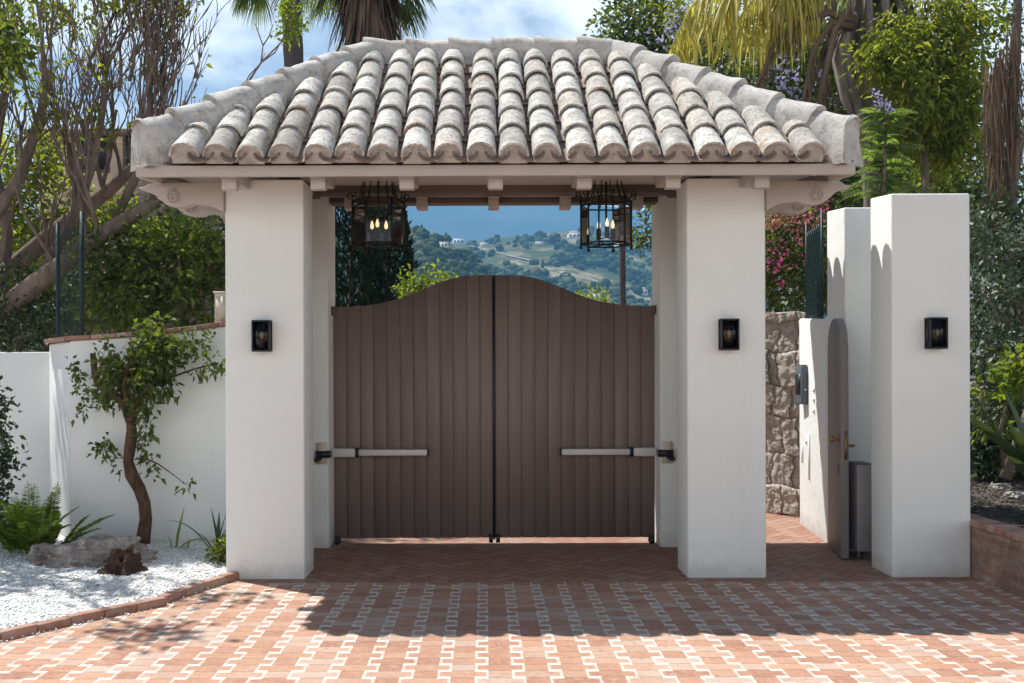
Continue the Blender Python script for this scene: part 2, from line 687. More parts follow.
GRAVEL = Mat('white_gravel', 0.9, 0.15)
vor = GRAVEL.n('ShaderNodeTexVoronoi')
vor.inputs['Scale'].default_value = 55
GRAVEL.l(GRAVEL.pos(), vor.inputs['Vector'])
gc = GRAVEL.ramp(GRAVEL.noise(2.2, 4), [(0.3, (0.70, 0.70, 0.68)), (0.7, (0.82, 0.82, 0.81))])
gc = GRAVEL.mix(GRAVEL.ramp(vor.outputs['Distance'], [(0.35, 0.0), (0.8, 0.55)]), gc, (0.33, 0.32, 0.30))
GRAVEL.color(gc)
GRAVEL.bump(GRAVEL.x(vor.outputs['Distance']).op('MULTIPLY', -1.0).k, 0.9, 0.015)
GRAVEL = GRAVEL.m
_pb = Mat('white_pebble', 0.8, 0.25)
_pb.color(_pb.ramp(_pb.n('ShaderNodeNewGeometry').outputs['Random Per Island'], [(0, (0.58, 0.58, 0.56)), (0.3, (0.78, 0.78, 0.77)), (1, (0.86, 0.86, 0.85))]))
PEB = _pb.m


def rockmat(name, a, b, sc=5):
    m = Mat(name, 0.92, 0.12)
    n1 = m.noise(sc, 8, 0.72, dist=0.3)
    c = m.ramp(n1, [(0.3, a), (0.68, b)])
    n2 = m.noise(sc * 6, 5, 0.7)
    c = m.mix(m.ramp(n2, [(0.5, 0.0), (0.7, 0.5)]), c, tuple(x * 0.5 for x in a))
    m.color(c)
    m.bump((m.x(n1) + m.x(n2) * 0.5).k, 0.9, 0.03)
    return m.m


ROCK = rockmat('pale_pitted_rock', (0.10, 0.075, 0.06), (0.50, 0.45, 0.41), 5)
LAVA = rockmat('dark_volcanic_rock', (0.02, 0.014, 0.012), (0.12, 0.075, 0.055), 12)
STONE = rockmat('rough_wall_stone', (0.28, 0.24, 0.20), (0.60, 0.55, 0.48), 9)
SOIL = rockmat('planter_soil', (0.05, 0.042, 0.036), (0.14, 0.12, 0.105), 8)
EARTH = rockmat('dry_earth', (0.16, 0.125, 0.085), (0.27, 0.22, 0.16), 1.5)
TANWALL = rockmat('tan_house_render', (0.17, 0.13, 0.10), (0.30, 0.235, 0.185), 1.2)
GREENP = simple('green_fence_paint', (0.007, 0.026, 0.026), 0.5, 0.4, var=0.1)

# ------------------------------------------------------------------ light, sky, camera
SUN = Vector((-1.55, 1.06, 3.36)).normalized()
elev = math.asin(SUN.z)
azim = math.atan2(SUN.x, SUN.y)          # clockwise from +Y

w = bpy.data.worlds.new('World')
SC.world = w
w.use_nodes = True
nt = w.node_tree
nt.nodes.clear()
out = nt.nodes.new('ShaderNodeOutputWorld')
sky = nt.nodes.new('ShaderNodeTexSky')
sky.sky_type = 'NISHITA'
sky.sun_disc = False
sky.sun_elevation = elev
sky.sun_rotation = azim
sky.air_density = 1.0
sky.dust_density = 0.6
sky.ozone_density = 1.5
bg = nt.nodes.new('ShaderNodeBackground')
bg.inputs[1].default_value = 0.05
tc = nt.nodes.new('ShaderNodeTexCoord')
mp = nt.nodes.new('ShaderNodeMapping')
mp.inputs['Scale'].default_value = (1.0, 1.0, 2.6)
mp.inputs['Location'].default_value = (2.6, 1.1, 0.3)
nt.links.new(tc.outputs['Generated'], mp.inputs['Vector'])
nz = nt.nodes.new('ShaderNodeTexNoise')
nz.inputs['Scale'].default_value = 4.2
nz.inputs['Detail'].default_value = 8
nz.inputs['Roughness'].default_value = 0.58
nz.inputs['Distortion'].default_value = 0.25
nt.links.new(mp.outputs[0], nz.inputs['Vector'])
rp = nt.nodes.new('ShaderNodeValToRGB')
rp.color_ramp.elements[0].position = 0.41
rp.color_ramp.elements[0].color = (.32, .32, .32, 1)
rp.color_ramp.elements[1].position = 0.58
rp.color_ramp.elements[1].color = (1, 1, 1, 1)
nt.links.new(nz.outputs['Fac'], rp.inputs[0])
mx = nt.nodes.new('ShaderNodeMix')
mx.data_type = 'RGBA'
sepw = nt.nodes.new('ShaderNodeSeparateXYZ')
nt.links.new(tc.outputs['Generated'], sepw.inputs[0])
fade = nt.nodes.new('ShaderNodeMapRange')      # clouds cut away above the view to lower the ambient light
fade.inputs[1].default_value = 0.37
fade.inputs[2].default_value = 0.46
fade.inputs[3].default_value = 1.0
fade.inputs[4].default_value = 0.02
nt.links.new(sepw.outputs[2], fade.inputs[0])
ml = nt.nodes.new('ShaderNodeMath')
ml.operation = 'MULTIPLY'
nt.links.new(rp.outputs[0], ml.inputs[0])
nt.links.new(fade.outputs[0], ml.inputs[1])
nt.links.new(ml.outputs[0], mx.inputs[0])
nt.links.new(sky.outputs[0], mx.inputs[6])
mx.inputs[7].default_value = (20, 20, 20, 1)
nt.links.new(mx.outputs[2], bg.inputs[0])
nt.links.new(bg.outputs[0], out.inputs[0])

sl = bpy.data.lights.new('sun', 'SUN')
sl.energy = 5.0
sl.angle = math.radians(0.53)
sl.color = (1.0, 0.972, 0.92)
so = bpy.data.objects.new('sun', sl)
so.rotation_euler = SUN.to_track_quat('Z', 'Y').to_euler()
so.location = (-6, 4, 14)
COL.objects.link(so)

cam = bpy.data.cameras.new('camera')
cam.sensor_width = 36
cam.lens = F / 1024 * 36
cam.shift_x = (512 - PX) / 1024
cam.shift_y = (PY - 341.5) / 1024
cam.clip_start = 0.05
cam.clip_end = 30000
co = bpy.data.objects.new('camera', cam)
ROLL = math.radians(0.18)
co.matrix_world = Matrix.Translation((CX, CY, H)) @ Matrix.Rotation(PI / 2, 4, 'X') @ Matrix.Rotation(-ROLL, 4, 'Z')
COL.objects.link(co)
SC.camera = co
SC.view_settings.view_transform = 'Standard'
SC.view_settings.look = 'None'
SC.view_settings.gamma = 1
SC.view_settings.use_curve_mapping = False
SC.view_settings.exposure = 0.78
SC.cycles.max_bounces = 10
SC.cycles.transparent_max_bounces = 24
SC.cycles.use_denoising = True
SC.cycles.sample_clamp_indirect = 6

# ------------------------------------------------------------------ ground surfaces
def sheet(name, pts, z, mat):
    m = MB()
    m.add([(p[0], p[1], z) for p in pts], [tuple(range(len(pts)))])
    return struct(m.build(name, mat))


sheet('ground', [(-4100, -39), (7100, -39), (7100, 3040), (-4100, 3040)], -0.25, EARTH)
sheet('terrace_ground', [(-14, -12), (14, -12), (14, 30), (-14, 30)], -0.03, EARTH)
sheet('brick_driveway', [(-8, -10), (6, -10), (6, -0.14), (-8, -0.14)], 0.0, PAVE)
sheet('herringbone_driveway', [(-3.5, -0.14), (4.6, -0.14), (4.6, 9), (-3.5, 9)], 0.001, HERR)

# gravel bed -------------------------------------------------------
kerb_px = [(240, 576.5), (200, 588.5), (150, 606), (75, 621), (0, 638.5)]
kp = [ground(*p) for p in kerb_px]
kp += [Vector((-3.75, -2.35, 0)), Vector((-4.4, -2.95, 0)), Vector((-5.6, -3.6, 0)), Vector((-7.5, -4.2, 0))]
def kerb_y(x):
    for a, b in zip(kp, kp[1:]):
        if b.x <= x <= a.x:
            t = (x - a.x) / (b.x - a.x)
            return a.y + t * (b.y - a.y)
    return kp[0].y if x > kp[0].x else kp[-1].y
gx = np.linspace(-7.5, -2.22, 90)
gv, gf = [], []
NR = 60
for i, xx in enumerate(gx):
    y0 = kerb_y(xx) + 0.05
    y1 = 4.0
    for j in range(NR):
        y = y0 + (y1 - y0) * (j / (NR - 1)) ** 1.5
        z = 0.055 + 0.03 * mnoise.noise((xx * 1.3, y * 1.3, 0)) + 0.008 * mnoise.noise((xx * 9, y * 9, 3)) + min(0.03, (y - y0) * 0.03)
        gv.append((xx, y, z))
for i in range(len(gx) - 1):
    for j in range(NR - 1):
        a = i * NR + j
        gf.append((a, a + NR, a + NR + 1, a + 1))
def gravel_z(x, y):
    return 0.055 + 0.03 * mnoise.noise((x * 1.3, y * 1.3, 0)) + 0.008 * mnoise.noise((x * 9, y * 9, 3)) + min(0.03, (y - kerb_y(x)) * 0.03)
m = MB(); m.add(gv, gf)
struct(m.build('gravel_bed', GRAVEL, smooth=True))
# loose pebbles over it
m = MB()
octf = np.array([(0, 2, 4), (2, 1, 4), (1, 3, 4), (3, 0, 4), (2, 0, 5), (1, 2, 5), (3, 1, 5), (0, 3, 5)])
oct_ = np.array([(1, 0, 0), (-1, 0, 0), (0, 1, 0), (0, -1, 0), (0, 0, 1), (0, 0, -1)], float)
cnt = 0
while cnt < 9000:
    xx = random.uniform(-4.9, -2.26)
    yy = random.uniform(kerb_y(xx) + 0.06, 1.38) if random.random() < 0.95 else kerb_y(xx) - abs(random.gauss(0, 0.12))
    zz = gravel_z(xx, yy) if yy > kerb_y(xx) + 0.03 else 0.003
    r = random.uniform(0.005, 0.013)
    v = oct_ * np.array([random.uniform(.7, 1.3), random.uniform(.7, 1.3), random.uniform(.5, .8)]) * r
    a = random.uniform(0, PI)
    R = np.array([[math.cos(a), -math.sin(a), 0], [math.sin(a), math.cos(a), 0], [0.2, 0.1, 1]])
    m.addq(v @ R.T + np.array([xx, yy, zz + r * 0.3]), octf)
    cnt += 1
struct(m.build('gravel_pebbles', PEB), 'stuff')

# kerb of clay bricks set on edge
m = MB()
tot = sum((b - a).length for a, b in zip(kp, kp[1:]))
d = 0.0
def along(d):
    for a, b in zip(kp, kp[1:]):
        L = (b - a).length
        if d <= L:
            return a + (b - a) * (d / L), (b - a).normalized()
        d -= L
    return kp[-1], (kp[-1] - kp[-2]).normalized()
while d < tot - 0.3:
    p, t = along(d + 0.12)
    ang = math.atan2(t.y, t.x) + random.uniform(-.03, .03)
    M = Matrix.Translation((p.x, p.y, 0.016 + random.uniform(-.006, .006))) @ Matrix.Rotation(ang, 4, 'Z') @ Matrix.Rotation(random.uniform(-.03, .03), 4, 'X')
    m.mbox(M, 0.236, 0.085, 0.085)
    d += 0.243
k = m.build('brick_kerb', CLAY)
bevel(k, 0.008, 2)
struct(k)

# ------------------------------------------------------------------ gatehouse
gh = thing('gatehouse', 'white gatehouse with four pillars under a hipped roof of weathered barrel tiles', 'gatehouse', (0, 0.7, 0))
PILX = (1.595, 2.252)
for sx in (-1, 1):
    m = MB(); x0, x1 = sorted((sx * PILX[0], sx * PILX[1]))
    m.box(x0, x1, 0, 0.43, -0.02, 3.33)
    bevel(m.build('pillar', WHITE, gh), 0.018, 3)
    m = MB(); x0, x1 = sorted((sx * 1.625, sx * 2.2))
    m.box(x0, x1, 1.39, 1.86, -0.02, 3.46)
    bevel(m.build('pillar', WHITE, gh), 0.018, 3)
# beams
m = MB(); m.box(-2.3, 2.3, 0.05, 0.26, 3.42, 3.56)
bevel(m.build('front_beam', TRIMB, gh), 0.008)
m = MB(); m.box(-1.69, 1.69, 1.10, 1.28, 3.418, 3.56)
bevel(m.build('middle_beam', TRIMB, gh), 0.008)
m = MB(); m.box(-2.2, 2.2, 1.45, 1.66, 3.447, 3.56)
bevel(m.build('back_beam', TRIM, gh), 0.008)
m = MB(); m.box(-1.62, 1.62, 1.47, 1.64, 3.39, 3.445)
bevel(m.build('lintel_board', TRIMB, gh), 0.006)
for sx in (-1, 1):
    m = MB(); x0, x1 = sorted((sx * 1.93, sx * 2.16)); m.box(x0, x1, 0.432, 1.388, -0.02, 3.33)
    bevel(m.build('side_screen_wall', WHITE, gh), 0.015, 2)
for sx in (-1, 1):
    m = MB(); x0, x1 = sorted((sx * 1.70, sx * 1.9)); m.box(x0, x1, 0.262, 1.448, 3.42, 3.555)
    m.build('side_beam', TRIMB, gh)
EZ = 3.335     # eave level
EY = -0.50
EW = 2.80
RIDY, RIDX, RIDZ = 1.26, 1.10, 4.72
BKY, BKX, BKZ = 2.62, 2.8, 3.64
# soffit (boards) and fascia
m = MB()
m.add([(-EW, EY, EZ), (EW, EY, EZ), (BKX, BKY, BKZ), (-BKX, BKY, BKZ)], [(0, 1, 2, 3)])
m.add([(-EW, EY, EZ + .02), (EW, EY, EZ + .02), (BKX, BKY, BKZ + .02), (-BKX, BKY, BKZ + .02)], [(3, 2, 1, 0)])
m.build('soffit', TRIM, gh)
fas = [(-EW, EY), (EW, EY)]
m = MB()
m.box(-EW, EW, EY - 0.022, EY + 0.018, EZ - 0.088, EZ - 0.002)
bevel(m.build('fascia', TRIM, gh), 0.006)
for sx in (-1, 1):
    m = MB()
    a, b = Vector((sx * EW, EY + 0.02, EZ - .002)), Vector((sx * BKX, BKY, BKZ - .002))
    th = 0.035 * -sx
    v = []
    for p in (a, b):
        v += [(p.x, p.y, p.z - .086), (p.x + th, p.y, p.z - .086), (p.x + th, p.y, p.z), (p.x, p.y, p.z)]
    m.add(v, [(0, 1, 2, 3), (7, 6, 5, 4), (0, 4, 5, 1), (1, 5, 6, 2), (2, 6, 7, 3), (3, 7, 4, 0)])
    m.build('fascia', TRIM, gh)
# rafter tail corbels
corb_pts = [(-0.44, 3.246), (-0.44, 3.19), (-0.40, 3.163), (-0.02, 3.163), (-0.003, 3.18), (-0.003, 3.246)]
for k in range(-3, 4):
    xx = 0.7 * k
    m = MB(); m.prism([(-0.43, 3.165), (-0.43, 3.25), (-.02, 3.25), (-.02, 3.243), (-.25, 3.238), (-.32, 3.22), (-.345, 3.165)], 'x', xx - .058, xx + .058)
    m.box(xx - .066, xx + .066, -0.445, -0.004, 3.2505, 3.333)
    bevel(m.build('corbel', TRIM, gh), 0.006)
for k in range(-2, 3):
    xx = 0.7 * k
    m = MB(); m.box(xx - .052, xx + .052, 1.30, 1.468, 3.312, 3.40); m.box(xx - .052, xx + .052, 1.30, 1.448, 3.402, 3.44)
    bevel(m.build('corbel', TRIM, gh), 0.006)
# ceiling ledger that reads as a pale strip above the back beam
# carved scroll brackets under the side overhangs
br = [(0.0, 3.30), (0.60, 3.30), (0.655, 3.265), (0.70, 3.262), (0.705, 3.25), (0.64, 3.232), (0.575, 3.205), (0.52, 3.155), (0.475, 3.118),
      (0.40, 3.098), (0.32, 3.10), (0.26, 3.125), (0.20, 3.12), (0.12, 3.11), (0.05, 3.085), (0.0, 3.05)]
for sx in (-1, 1):
    for yy in (-0.03, 0.42, 1.45):
        m = MB()
        pts = [(sx * (2.254 + (p[0] if yy < 0.5 else p[0] * 0.55)), p[1]) for p in br]
        if sx > 0:
            pts = pts[::-1]
        m.prism(pts, 'y', yy, yy + 0.11)
        b = bevel(m.build('bracket', TRIM, gh), 0.008)
        # raised scroll on the front cheek
        m2 = MB(); sp = []
        for q in range(26):
            a = q / 25 * 2.3 * 2 * PI
            r = 0.012 + 0.052 * (q / 25)
            sp.append((sx * (2.254 + (0.41 if yy < .5 else .22)) + sx * r * math.cos(a), yy - 0.002, 3.178 + r * math.sin(a)))
        m2.tube(sp, 0.009, 5)
        m2.build('scroll', TRIM, b)

# ---- roof
roof = MB()
FL, FR = Vector((-EW, EY, EZ + .022)), Vector((EW, EY, EZ + .022))
BL, BR = Vector((-BKX, BKY, BKZ + .022)), Vector((BKX, BKY, BKZ + .022))
RL, RR = Vector((-RIDX, RIDY, RIDZ)), Vector((RIDX, RIDY, RIDZ))
roof.add([FL, FR, RR, RL], [(0, 1, 2, 3)])
roof.add([BR, BL, RL, RR], [(0, 1, 2, 3)])
roof.add([BL, FL, RL], [(0, 1, 2)])
roof.add([FR, BR, RR], [(0, 1, 2)])
roofo = roof.build('roof', PAN, gh)


def barrel(mb, M, L, r0, r1, up0=0.0, plug=False, invert=False, th=0.019, seg=9, h=0.95):
    """half-barrel tile along +Y of M from y=0 (lower, radius r0) to y=L (radius r1); open below"""
    vs = []
    rows = 4
    jx, jr = random.uniform(-.006, .006), random.uniform(-.02, .02)
    for i in range(rows):
        t = i / (rows - 1)
        r = r0 + (r1 - r0) * t
        for layer in (0, 1):
            rr = r - layer * th
            for k in range(seg):
                a = PI * k / (seg - 1)
                x = rr * math.cos(a)
                z = rr * math.sin(a) * h
                if invert:
                    z = -z
                z += up0 * (1 - t)
                wob = 0.004 * mnoise.noise((x * 9 + M.translation.x * 7, t * 3 + M.translation.y * 7, z * 9))
                vs.append(M @ Vector((x + jx + jr * t * .5, t * L, z + wob)))
    fs = []
    st = 2 * seg
    for i in range(rows - 1):
        for k in range(seg - 1):
            a = i * st + k
            fs.append((a, a + 1, a + 1 + st, a + st))
            b = a + seg
            fs.append((b, b + st, b + st + 1, b + 1))
        for e in (0, seg - 1):
            a = i * st + e
            fs.append((a, a + st, a + st + seg, a + seg))
    for i in (0, rows - 1):
        for k in range(seg - 1):
            a = i * st + k
            fs.append((a, a + seg, a + seg + 1, a + 1))
    mb.add(vs, fs)
    if plug:
        pv = []
        rr = r0 - th * 0.7
        for k in range(seg):
            a = PI * k / (seg - 1)
            pv.append(M @ Vector((rr * math.cos(a) + jx, 0.022, rr * math.sin(a) * h + up0)))
        pv.append(M @ Vector((rr + jx, 0.03, -0.05)))
        pv.append(M @ Vector((-rr + jx, 0.03, -0.05)))
        order = list(range(seg)) + [seg + 1, seg]
        plug_mb.add(pv, [tuple(order)])


plug_mb = MB()
cover, pans = MB(), MB()


def tile_slope(A, B, C, D, pitch, off, overhang=0.05, detailed=True):
    """slope with eave A->B and top D->C"""
    ex = (B - A).normalized()
    n = ex.cross(D - A).normalized()
    if n.z < 0:
        n = -n
    uy = n.cross(ex).normalized()
    if uy.z < 0:
        uy = -uy
    W = (B - A).length
    top = (D - A).dot(uy)
    xl, xr = (D - A).dot(ex), (C - A).dot(ex)
    def maxs(x):
        s = top
        if x < xl:
            s = top * max(0, x / xl) if xl > 1e-6 else top
        if x > xr:
            s = min(s, top * max(0, (W - x) / (W - xr)))
        return s
    exposure = 0.375
    c = off
    while c < W - 0.30:
        ms = maxs(c)
        k = 0
        s = -overhang
        skew = random.uniform(-.003, .003)
        while s < ms - 0.13:
            L = min(0.49, ms - s + 0.08)
            Mt = Matrix((ex.to_4d(), uy.to_4d(), n.to_4d(), Vector((0, 0, 0, 1)))).transposed()
            Mt[3][0] = Mt[3][1] = Mt[3][2] = 0
            Mt[0][3] = Mt[1][3] = Mt[2][3] = 0
            p = A + ex * (c + skew * k + random.uniform(-.006, .006)) + uy * (s + random.uniform(-.012, .012)) + n * 0.052
            Mw = Matrix.Translation(p) @ Mt
            barrel(cover, Mw, L, random.uniform(.112, .121), random.uniform(.094, .103), up0=0.022, plug=(k == 0))
            s += exposure + random.uniform(-.012, .012)
            k += 1
        cp = c + pitch / 2
        if cp < W - 0.30:
            ms = maxs(cp)
            s = -overhang - 0.045
            while s < ms - 0.13:
                L = min(0.49, ms - s + 0.05)
                p = A + ex * cp + uy * s + n * 0.085
                Mw = Matrix.Translation(p) @ Mt
                barrel(pans, Mw, L, .098, .112, up0=0.02, invert=True, h=0.62, th=0.013)
                s += exposure
        c += pitch


tile_slope(FL, FR, RR, RL, 0.2545, 0.40)
tile_slope(BR, BL, RL, RR, 0.2545, 0.2)
tile_slope(BL, FL, RL, RL, 0.2545, 0.35)
tile_slope(FR, BR, RR, RR, 0.2545, 0.35)
cover.build('cover_tiles', TILE, roofo, smooth=True)
pans.build('pan_tiles', PAN, roofo, smooth=True)
plug_mb.build('mortar_plugs', MORTAR, roofo)
for nm in ('cover_tiles', 'pan_tiles'):
    o = bpy.data.objects[nm]
    mm = o.modifiers.new('es', 'EDGE_SPLIT')
    mm.split_angle = math.radians(50)


def hipcap(A, B, width=0.30, hgt=0.20, seg=0.40, skirt=0.17, extra=0.0):
    """overlapping whitewashed caps from low A to high B"""
    mb = MB()
    t = (B - A)
    L = t.length
    t.normalize()
    side = t.cross(Vector((0, 0, 1))).normalized()
    n = side.cross(t).normalized()
    nseg = max(2, round(L / seg))
    step = L / nseg
    for i in range(nseg):
        s0, s1 = i * step - (extra if i == 0 else 0), (i + 1) * step + 0.05
        r0, r1 = width / 2 * random.uniform(1.0, 1.04), width / 2 * random.uniform(0.92, 0.96)
        vs = []
        R = 8
        prof = []
        for q in range(R):
            tt = q / (R - 1)
            r = r0 + (r1 - r0) * tt
            lift = 0.034 * (1 - tt)
            c = A + t * (s0 + (s1 - s0) * tt)
            ring = [(-r * 1.10, -skirt - .12), (-r * 1.04, -skirt * .5)]
            for k in range(9):
                a = PI - PI * k / 8
                ring.append((r * math.cos(a), hgt * (0.12 + 0.88 * math.sin(a)) * (r / (width / 2)) + lift))
            ring += [(r * 1.04, -skirt * .5), (r * 1.10, -skirt - .12)]
            for x, z in ring:
                p = c + side * x + n * z
                if i == 0 and q == 0:            # plumb cut at the eave corner
                    th_ = Vector((t.x, t.y, 0)).normalized()
                    p = p - t * (z * n.dot(th_) / t.dot(th_))
                p.z = max(p.z, A.z - .155)
                w_ = 0.020 * mnoise.noise(p * 5.0) + .010 * mnoise.noise(p * 15)
                vs.append(p + n * w_ + side * w_)
        K = 13
        fs = []
        for q in range(R - 1):
            for k in range(K - 1):
                a = q * K + k
                fs.append((a, a + K, a + K + 1, a + 1))
        fs.append(tuple(range(K)))
        fs.append(tuple(range(R * K - 1, (R - 1) * K - 1, -1)))
        mb.add(vs, fs)
    return mb


for A, B, nm, ex in ((FL, RL, 'hip_cap', -.02), (FR, RR, 'hip_cap', -.02), (BL, RL, 'hip_cap', 0), (BR, RR, 'hip_cap', 0)):
    A2 = A + Vector((0, 0, 0.125)); B2 = B + Vector((0, 0, 0.06))
    o = hipcap(A2, B2, 0.255, 0.155, 0.40, 0.20, ex).build(nm, MORTAR, roofo, smooth=True)
    mm = o.modifiers.new('es', 'EDGE_SPLIT'); mm.split_angle = math.radians(48)
o = hipcap(RL + Vector((-.14, 0, .07)), RR + Vector((.1, 0, .07)), 0.34, 0.12, 0.42, 0.16).build('ridge_cap', MORTAR, roofo, smooth=True)
mm = o.modifiers.new('es', 'EDGE_SPLIT'); mm.split_angle = math.radians(48)

# ------------------------------------------------------------------ driveway gate leaves
GY = 1.60
prof = [(332, 307), (350, 306.3), (365, 305.3), (378, 303.5), (390, 301), (402, 297.6), (414, 293), (426, 288), (438, 283.2), (450, 279.2), (460, 276.9), (470, 275.8), (480, 275.5), (494, 275.5)]
ppx = np.array([p[0] for p in prof], float)
ppz = np.array([H + (PY - p[1]) * (GY - CY) / F for p in prof])
def gate_top(u):      # u 0 outer .. 1 centre
    return float(np.interp(332 + u * 162, ppx, ppz))
LW = 1.596
for sx, lab in ((-1, 'left brown gate leaf of vertical boards with a swan-neck top, closed'), (1, 'right brown gate leaf of vertical boards with a swan-neck top, closed')):
    g = thing('gate_leaf', lab, 'gate', (sx * 1.6, GY, 0), 'driveway gate leaves')
    m = MB()
    NB = 12
    bw = (LW - 0.012) / NB
    for b in range(NB):
        u0, u1 = b / NB, (b + 1) / NB
        def xx(u):
            return sx * (LW * (1 - u) + 0.008)
        nsub = 5
        gap = 0.0022
        ch = 0.007
        pts = []
        us = [u0 + gap / LW + (u1 - u0 - 2 * gap / LW) * i / nsub for i in range(nsub + 1)]
        pts = [(xx(us[0]), 0.065)] + [(xx(u), gate_top(u)) for u in us] + [(xx(us[-1]), 0.065)]
        # front inset for chamfer
        cx_ = sum(p[0] for p in pts) / len(pts)
        front = [(p[0] + math.copysign(ch, cx_ - p[0]) * (1 if i in (0, 1, len(pts) - 1, len(pts) - 2) else 0), p[1]) for i, p in enumerate(pts)]
        v = [(p[0], GY - 0.02, p[1]) for p in front] + [(p[0], GY - 0.02 + ch, p[1]) for p in pts] + [(p[0], GY + 0.02, p[1]) for p in pts]
        n = len(pts)
        fs = [tuple(range(n)), tuple(range(3 * n - 1, 2 * n - 1, -1))]
        for i in range(n):
            j = (i + 1) % n
            fs.append((i, i + n, j + n, j))
            fs.append((i + n, i + 2 * n, j + 2 * n, j + n))
        m.add(v, fs)
    # tongue behind the grooves closes the panel
    us = [i / 60 for i in range(61)]
    pts = [(sx * (LW + .006), 0.075)] + [(sx * (LW * (1 - u) + .01), gate_top(u) - .004) for u in us] + [(sx * .01, 0.075)]
    m.prism(pts, 'y', GY - .011, GY + .012)
    m.build('board_panel', GATE, g)
    m = MB()
    a, b = sorted((sx * 0.010, sx * (LW)))
    m.box(a, b, GY + 0.021, GY + 0.05, 0.07, 0.17); m.build('back_rail', GATE, g)
    m = MB(); m.box(a, b, GY + 0.021, GY + 0.05, 1.9, 2.0); m.build('back_rail', GATE, g)
    if sx > 0:
        m = MB(); m.box(-.013, .0095, GY - .034, GY - .0215, 0.05, gate_top(1) - .005)
        m.build('closing_strip', BLACKM, g)
    m = MB(); m.tube([(sx * 1.57, GY - .035, 0.03), (sx * 1.57, GY + .035, 0.03)], 0.03, 10)
    m.box(sx * 1.57 - .028, sx * 1.57 + .028, GY - .03, GY + .03, 0.035, 0.085)
    m.build('hinge', BLACKM, g)
    m = MB(); a, b = sorted((sx * 1.575, sx * 1.62)); m.box(a, b, GY - .03, GY + .02, 2.29, 2.38)
    m.build('hinge', TRIMB, g)
    m = MB(); m.box(sx * 0.035 - .02, sx * 0.035 + .02, GY - .05, GY - .0215, 0.02, 0.10)
    m.build('drop_bolt', BLACKM, g)
    # a lamp-free opener arm (a thing of its own)
    op = thing('gate_opener', ('left' if sx < 0 else 'right') + ' aluminium gate opener arm fixed to the pillar and the ' + ('left' if sx < 0 else 'right') + ' leaf', 'gate opener', (sx * 1.67, 1.38, 0.93), 'gate opener arms')
    zc = H + (PY - 452) * 9.45 / F
    m = MB(); a, b = sorted((sx * 1.05, sx * 0.665)); a, b = sorted((sx * 1.345, sx * 0.665)); m.box(a, b, GY - .115, GY - .045, zc - .03, zc + .03)
    bevel(m.build('arm', STEEL, op), 0.008)
    m = MB(); a, b = sorted((sx * 1.60, sx * 1.375)); m.box(a, b, GY - .135, GY - .03, zc - .042, zc + .042)
    bevel(m.build('motor_housing', STEEL, op), 0.01)
    m = MB(); a, b = sorted((sx * 1.374, sx * 1.346)); m.box(a, b, GY - .13, GY - .035, zc - .045, zc + .045)
    m.build('collar', BLACKM, op)
    m = MB(); a, b = sorted((sx * 0.664, sx * 0.655)); m.box(a, b, GY - .117, GY - .043, zc - .033, zc + .033)
    m.build('end_cap', BLACKM, op)
    m = MB(); a, b = sorted((sx * 1.74, sx * 1.601)); m.box(a, b, 1.325, 1.388, zc - .035, zc + .03)
    m.tube([(sx * 1.66, 1.42, zc - .05), (sx * 1.66, 1.42, zc + .05)], .03, 8); m.tube([(sx * 1.75, 1.34, zc - .06), (sx * 1.62, 1.45, zc - .02)], .022, 6)
    m.build('mount', BLACKM, op)
    m = MB(); a, b = sorted((sx * 1.635, sx * 1.74)); m.box(a, b, 1.372, 1.3885, zc - .10, zc + .11)
    m.build('wall_plate', PALEBOX, op)

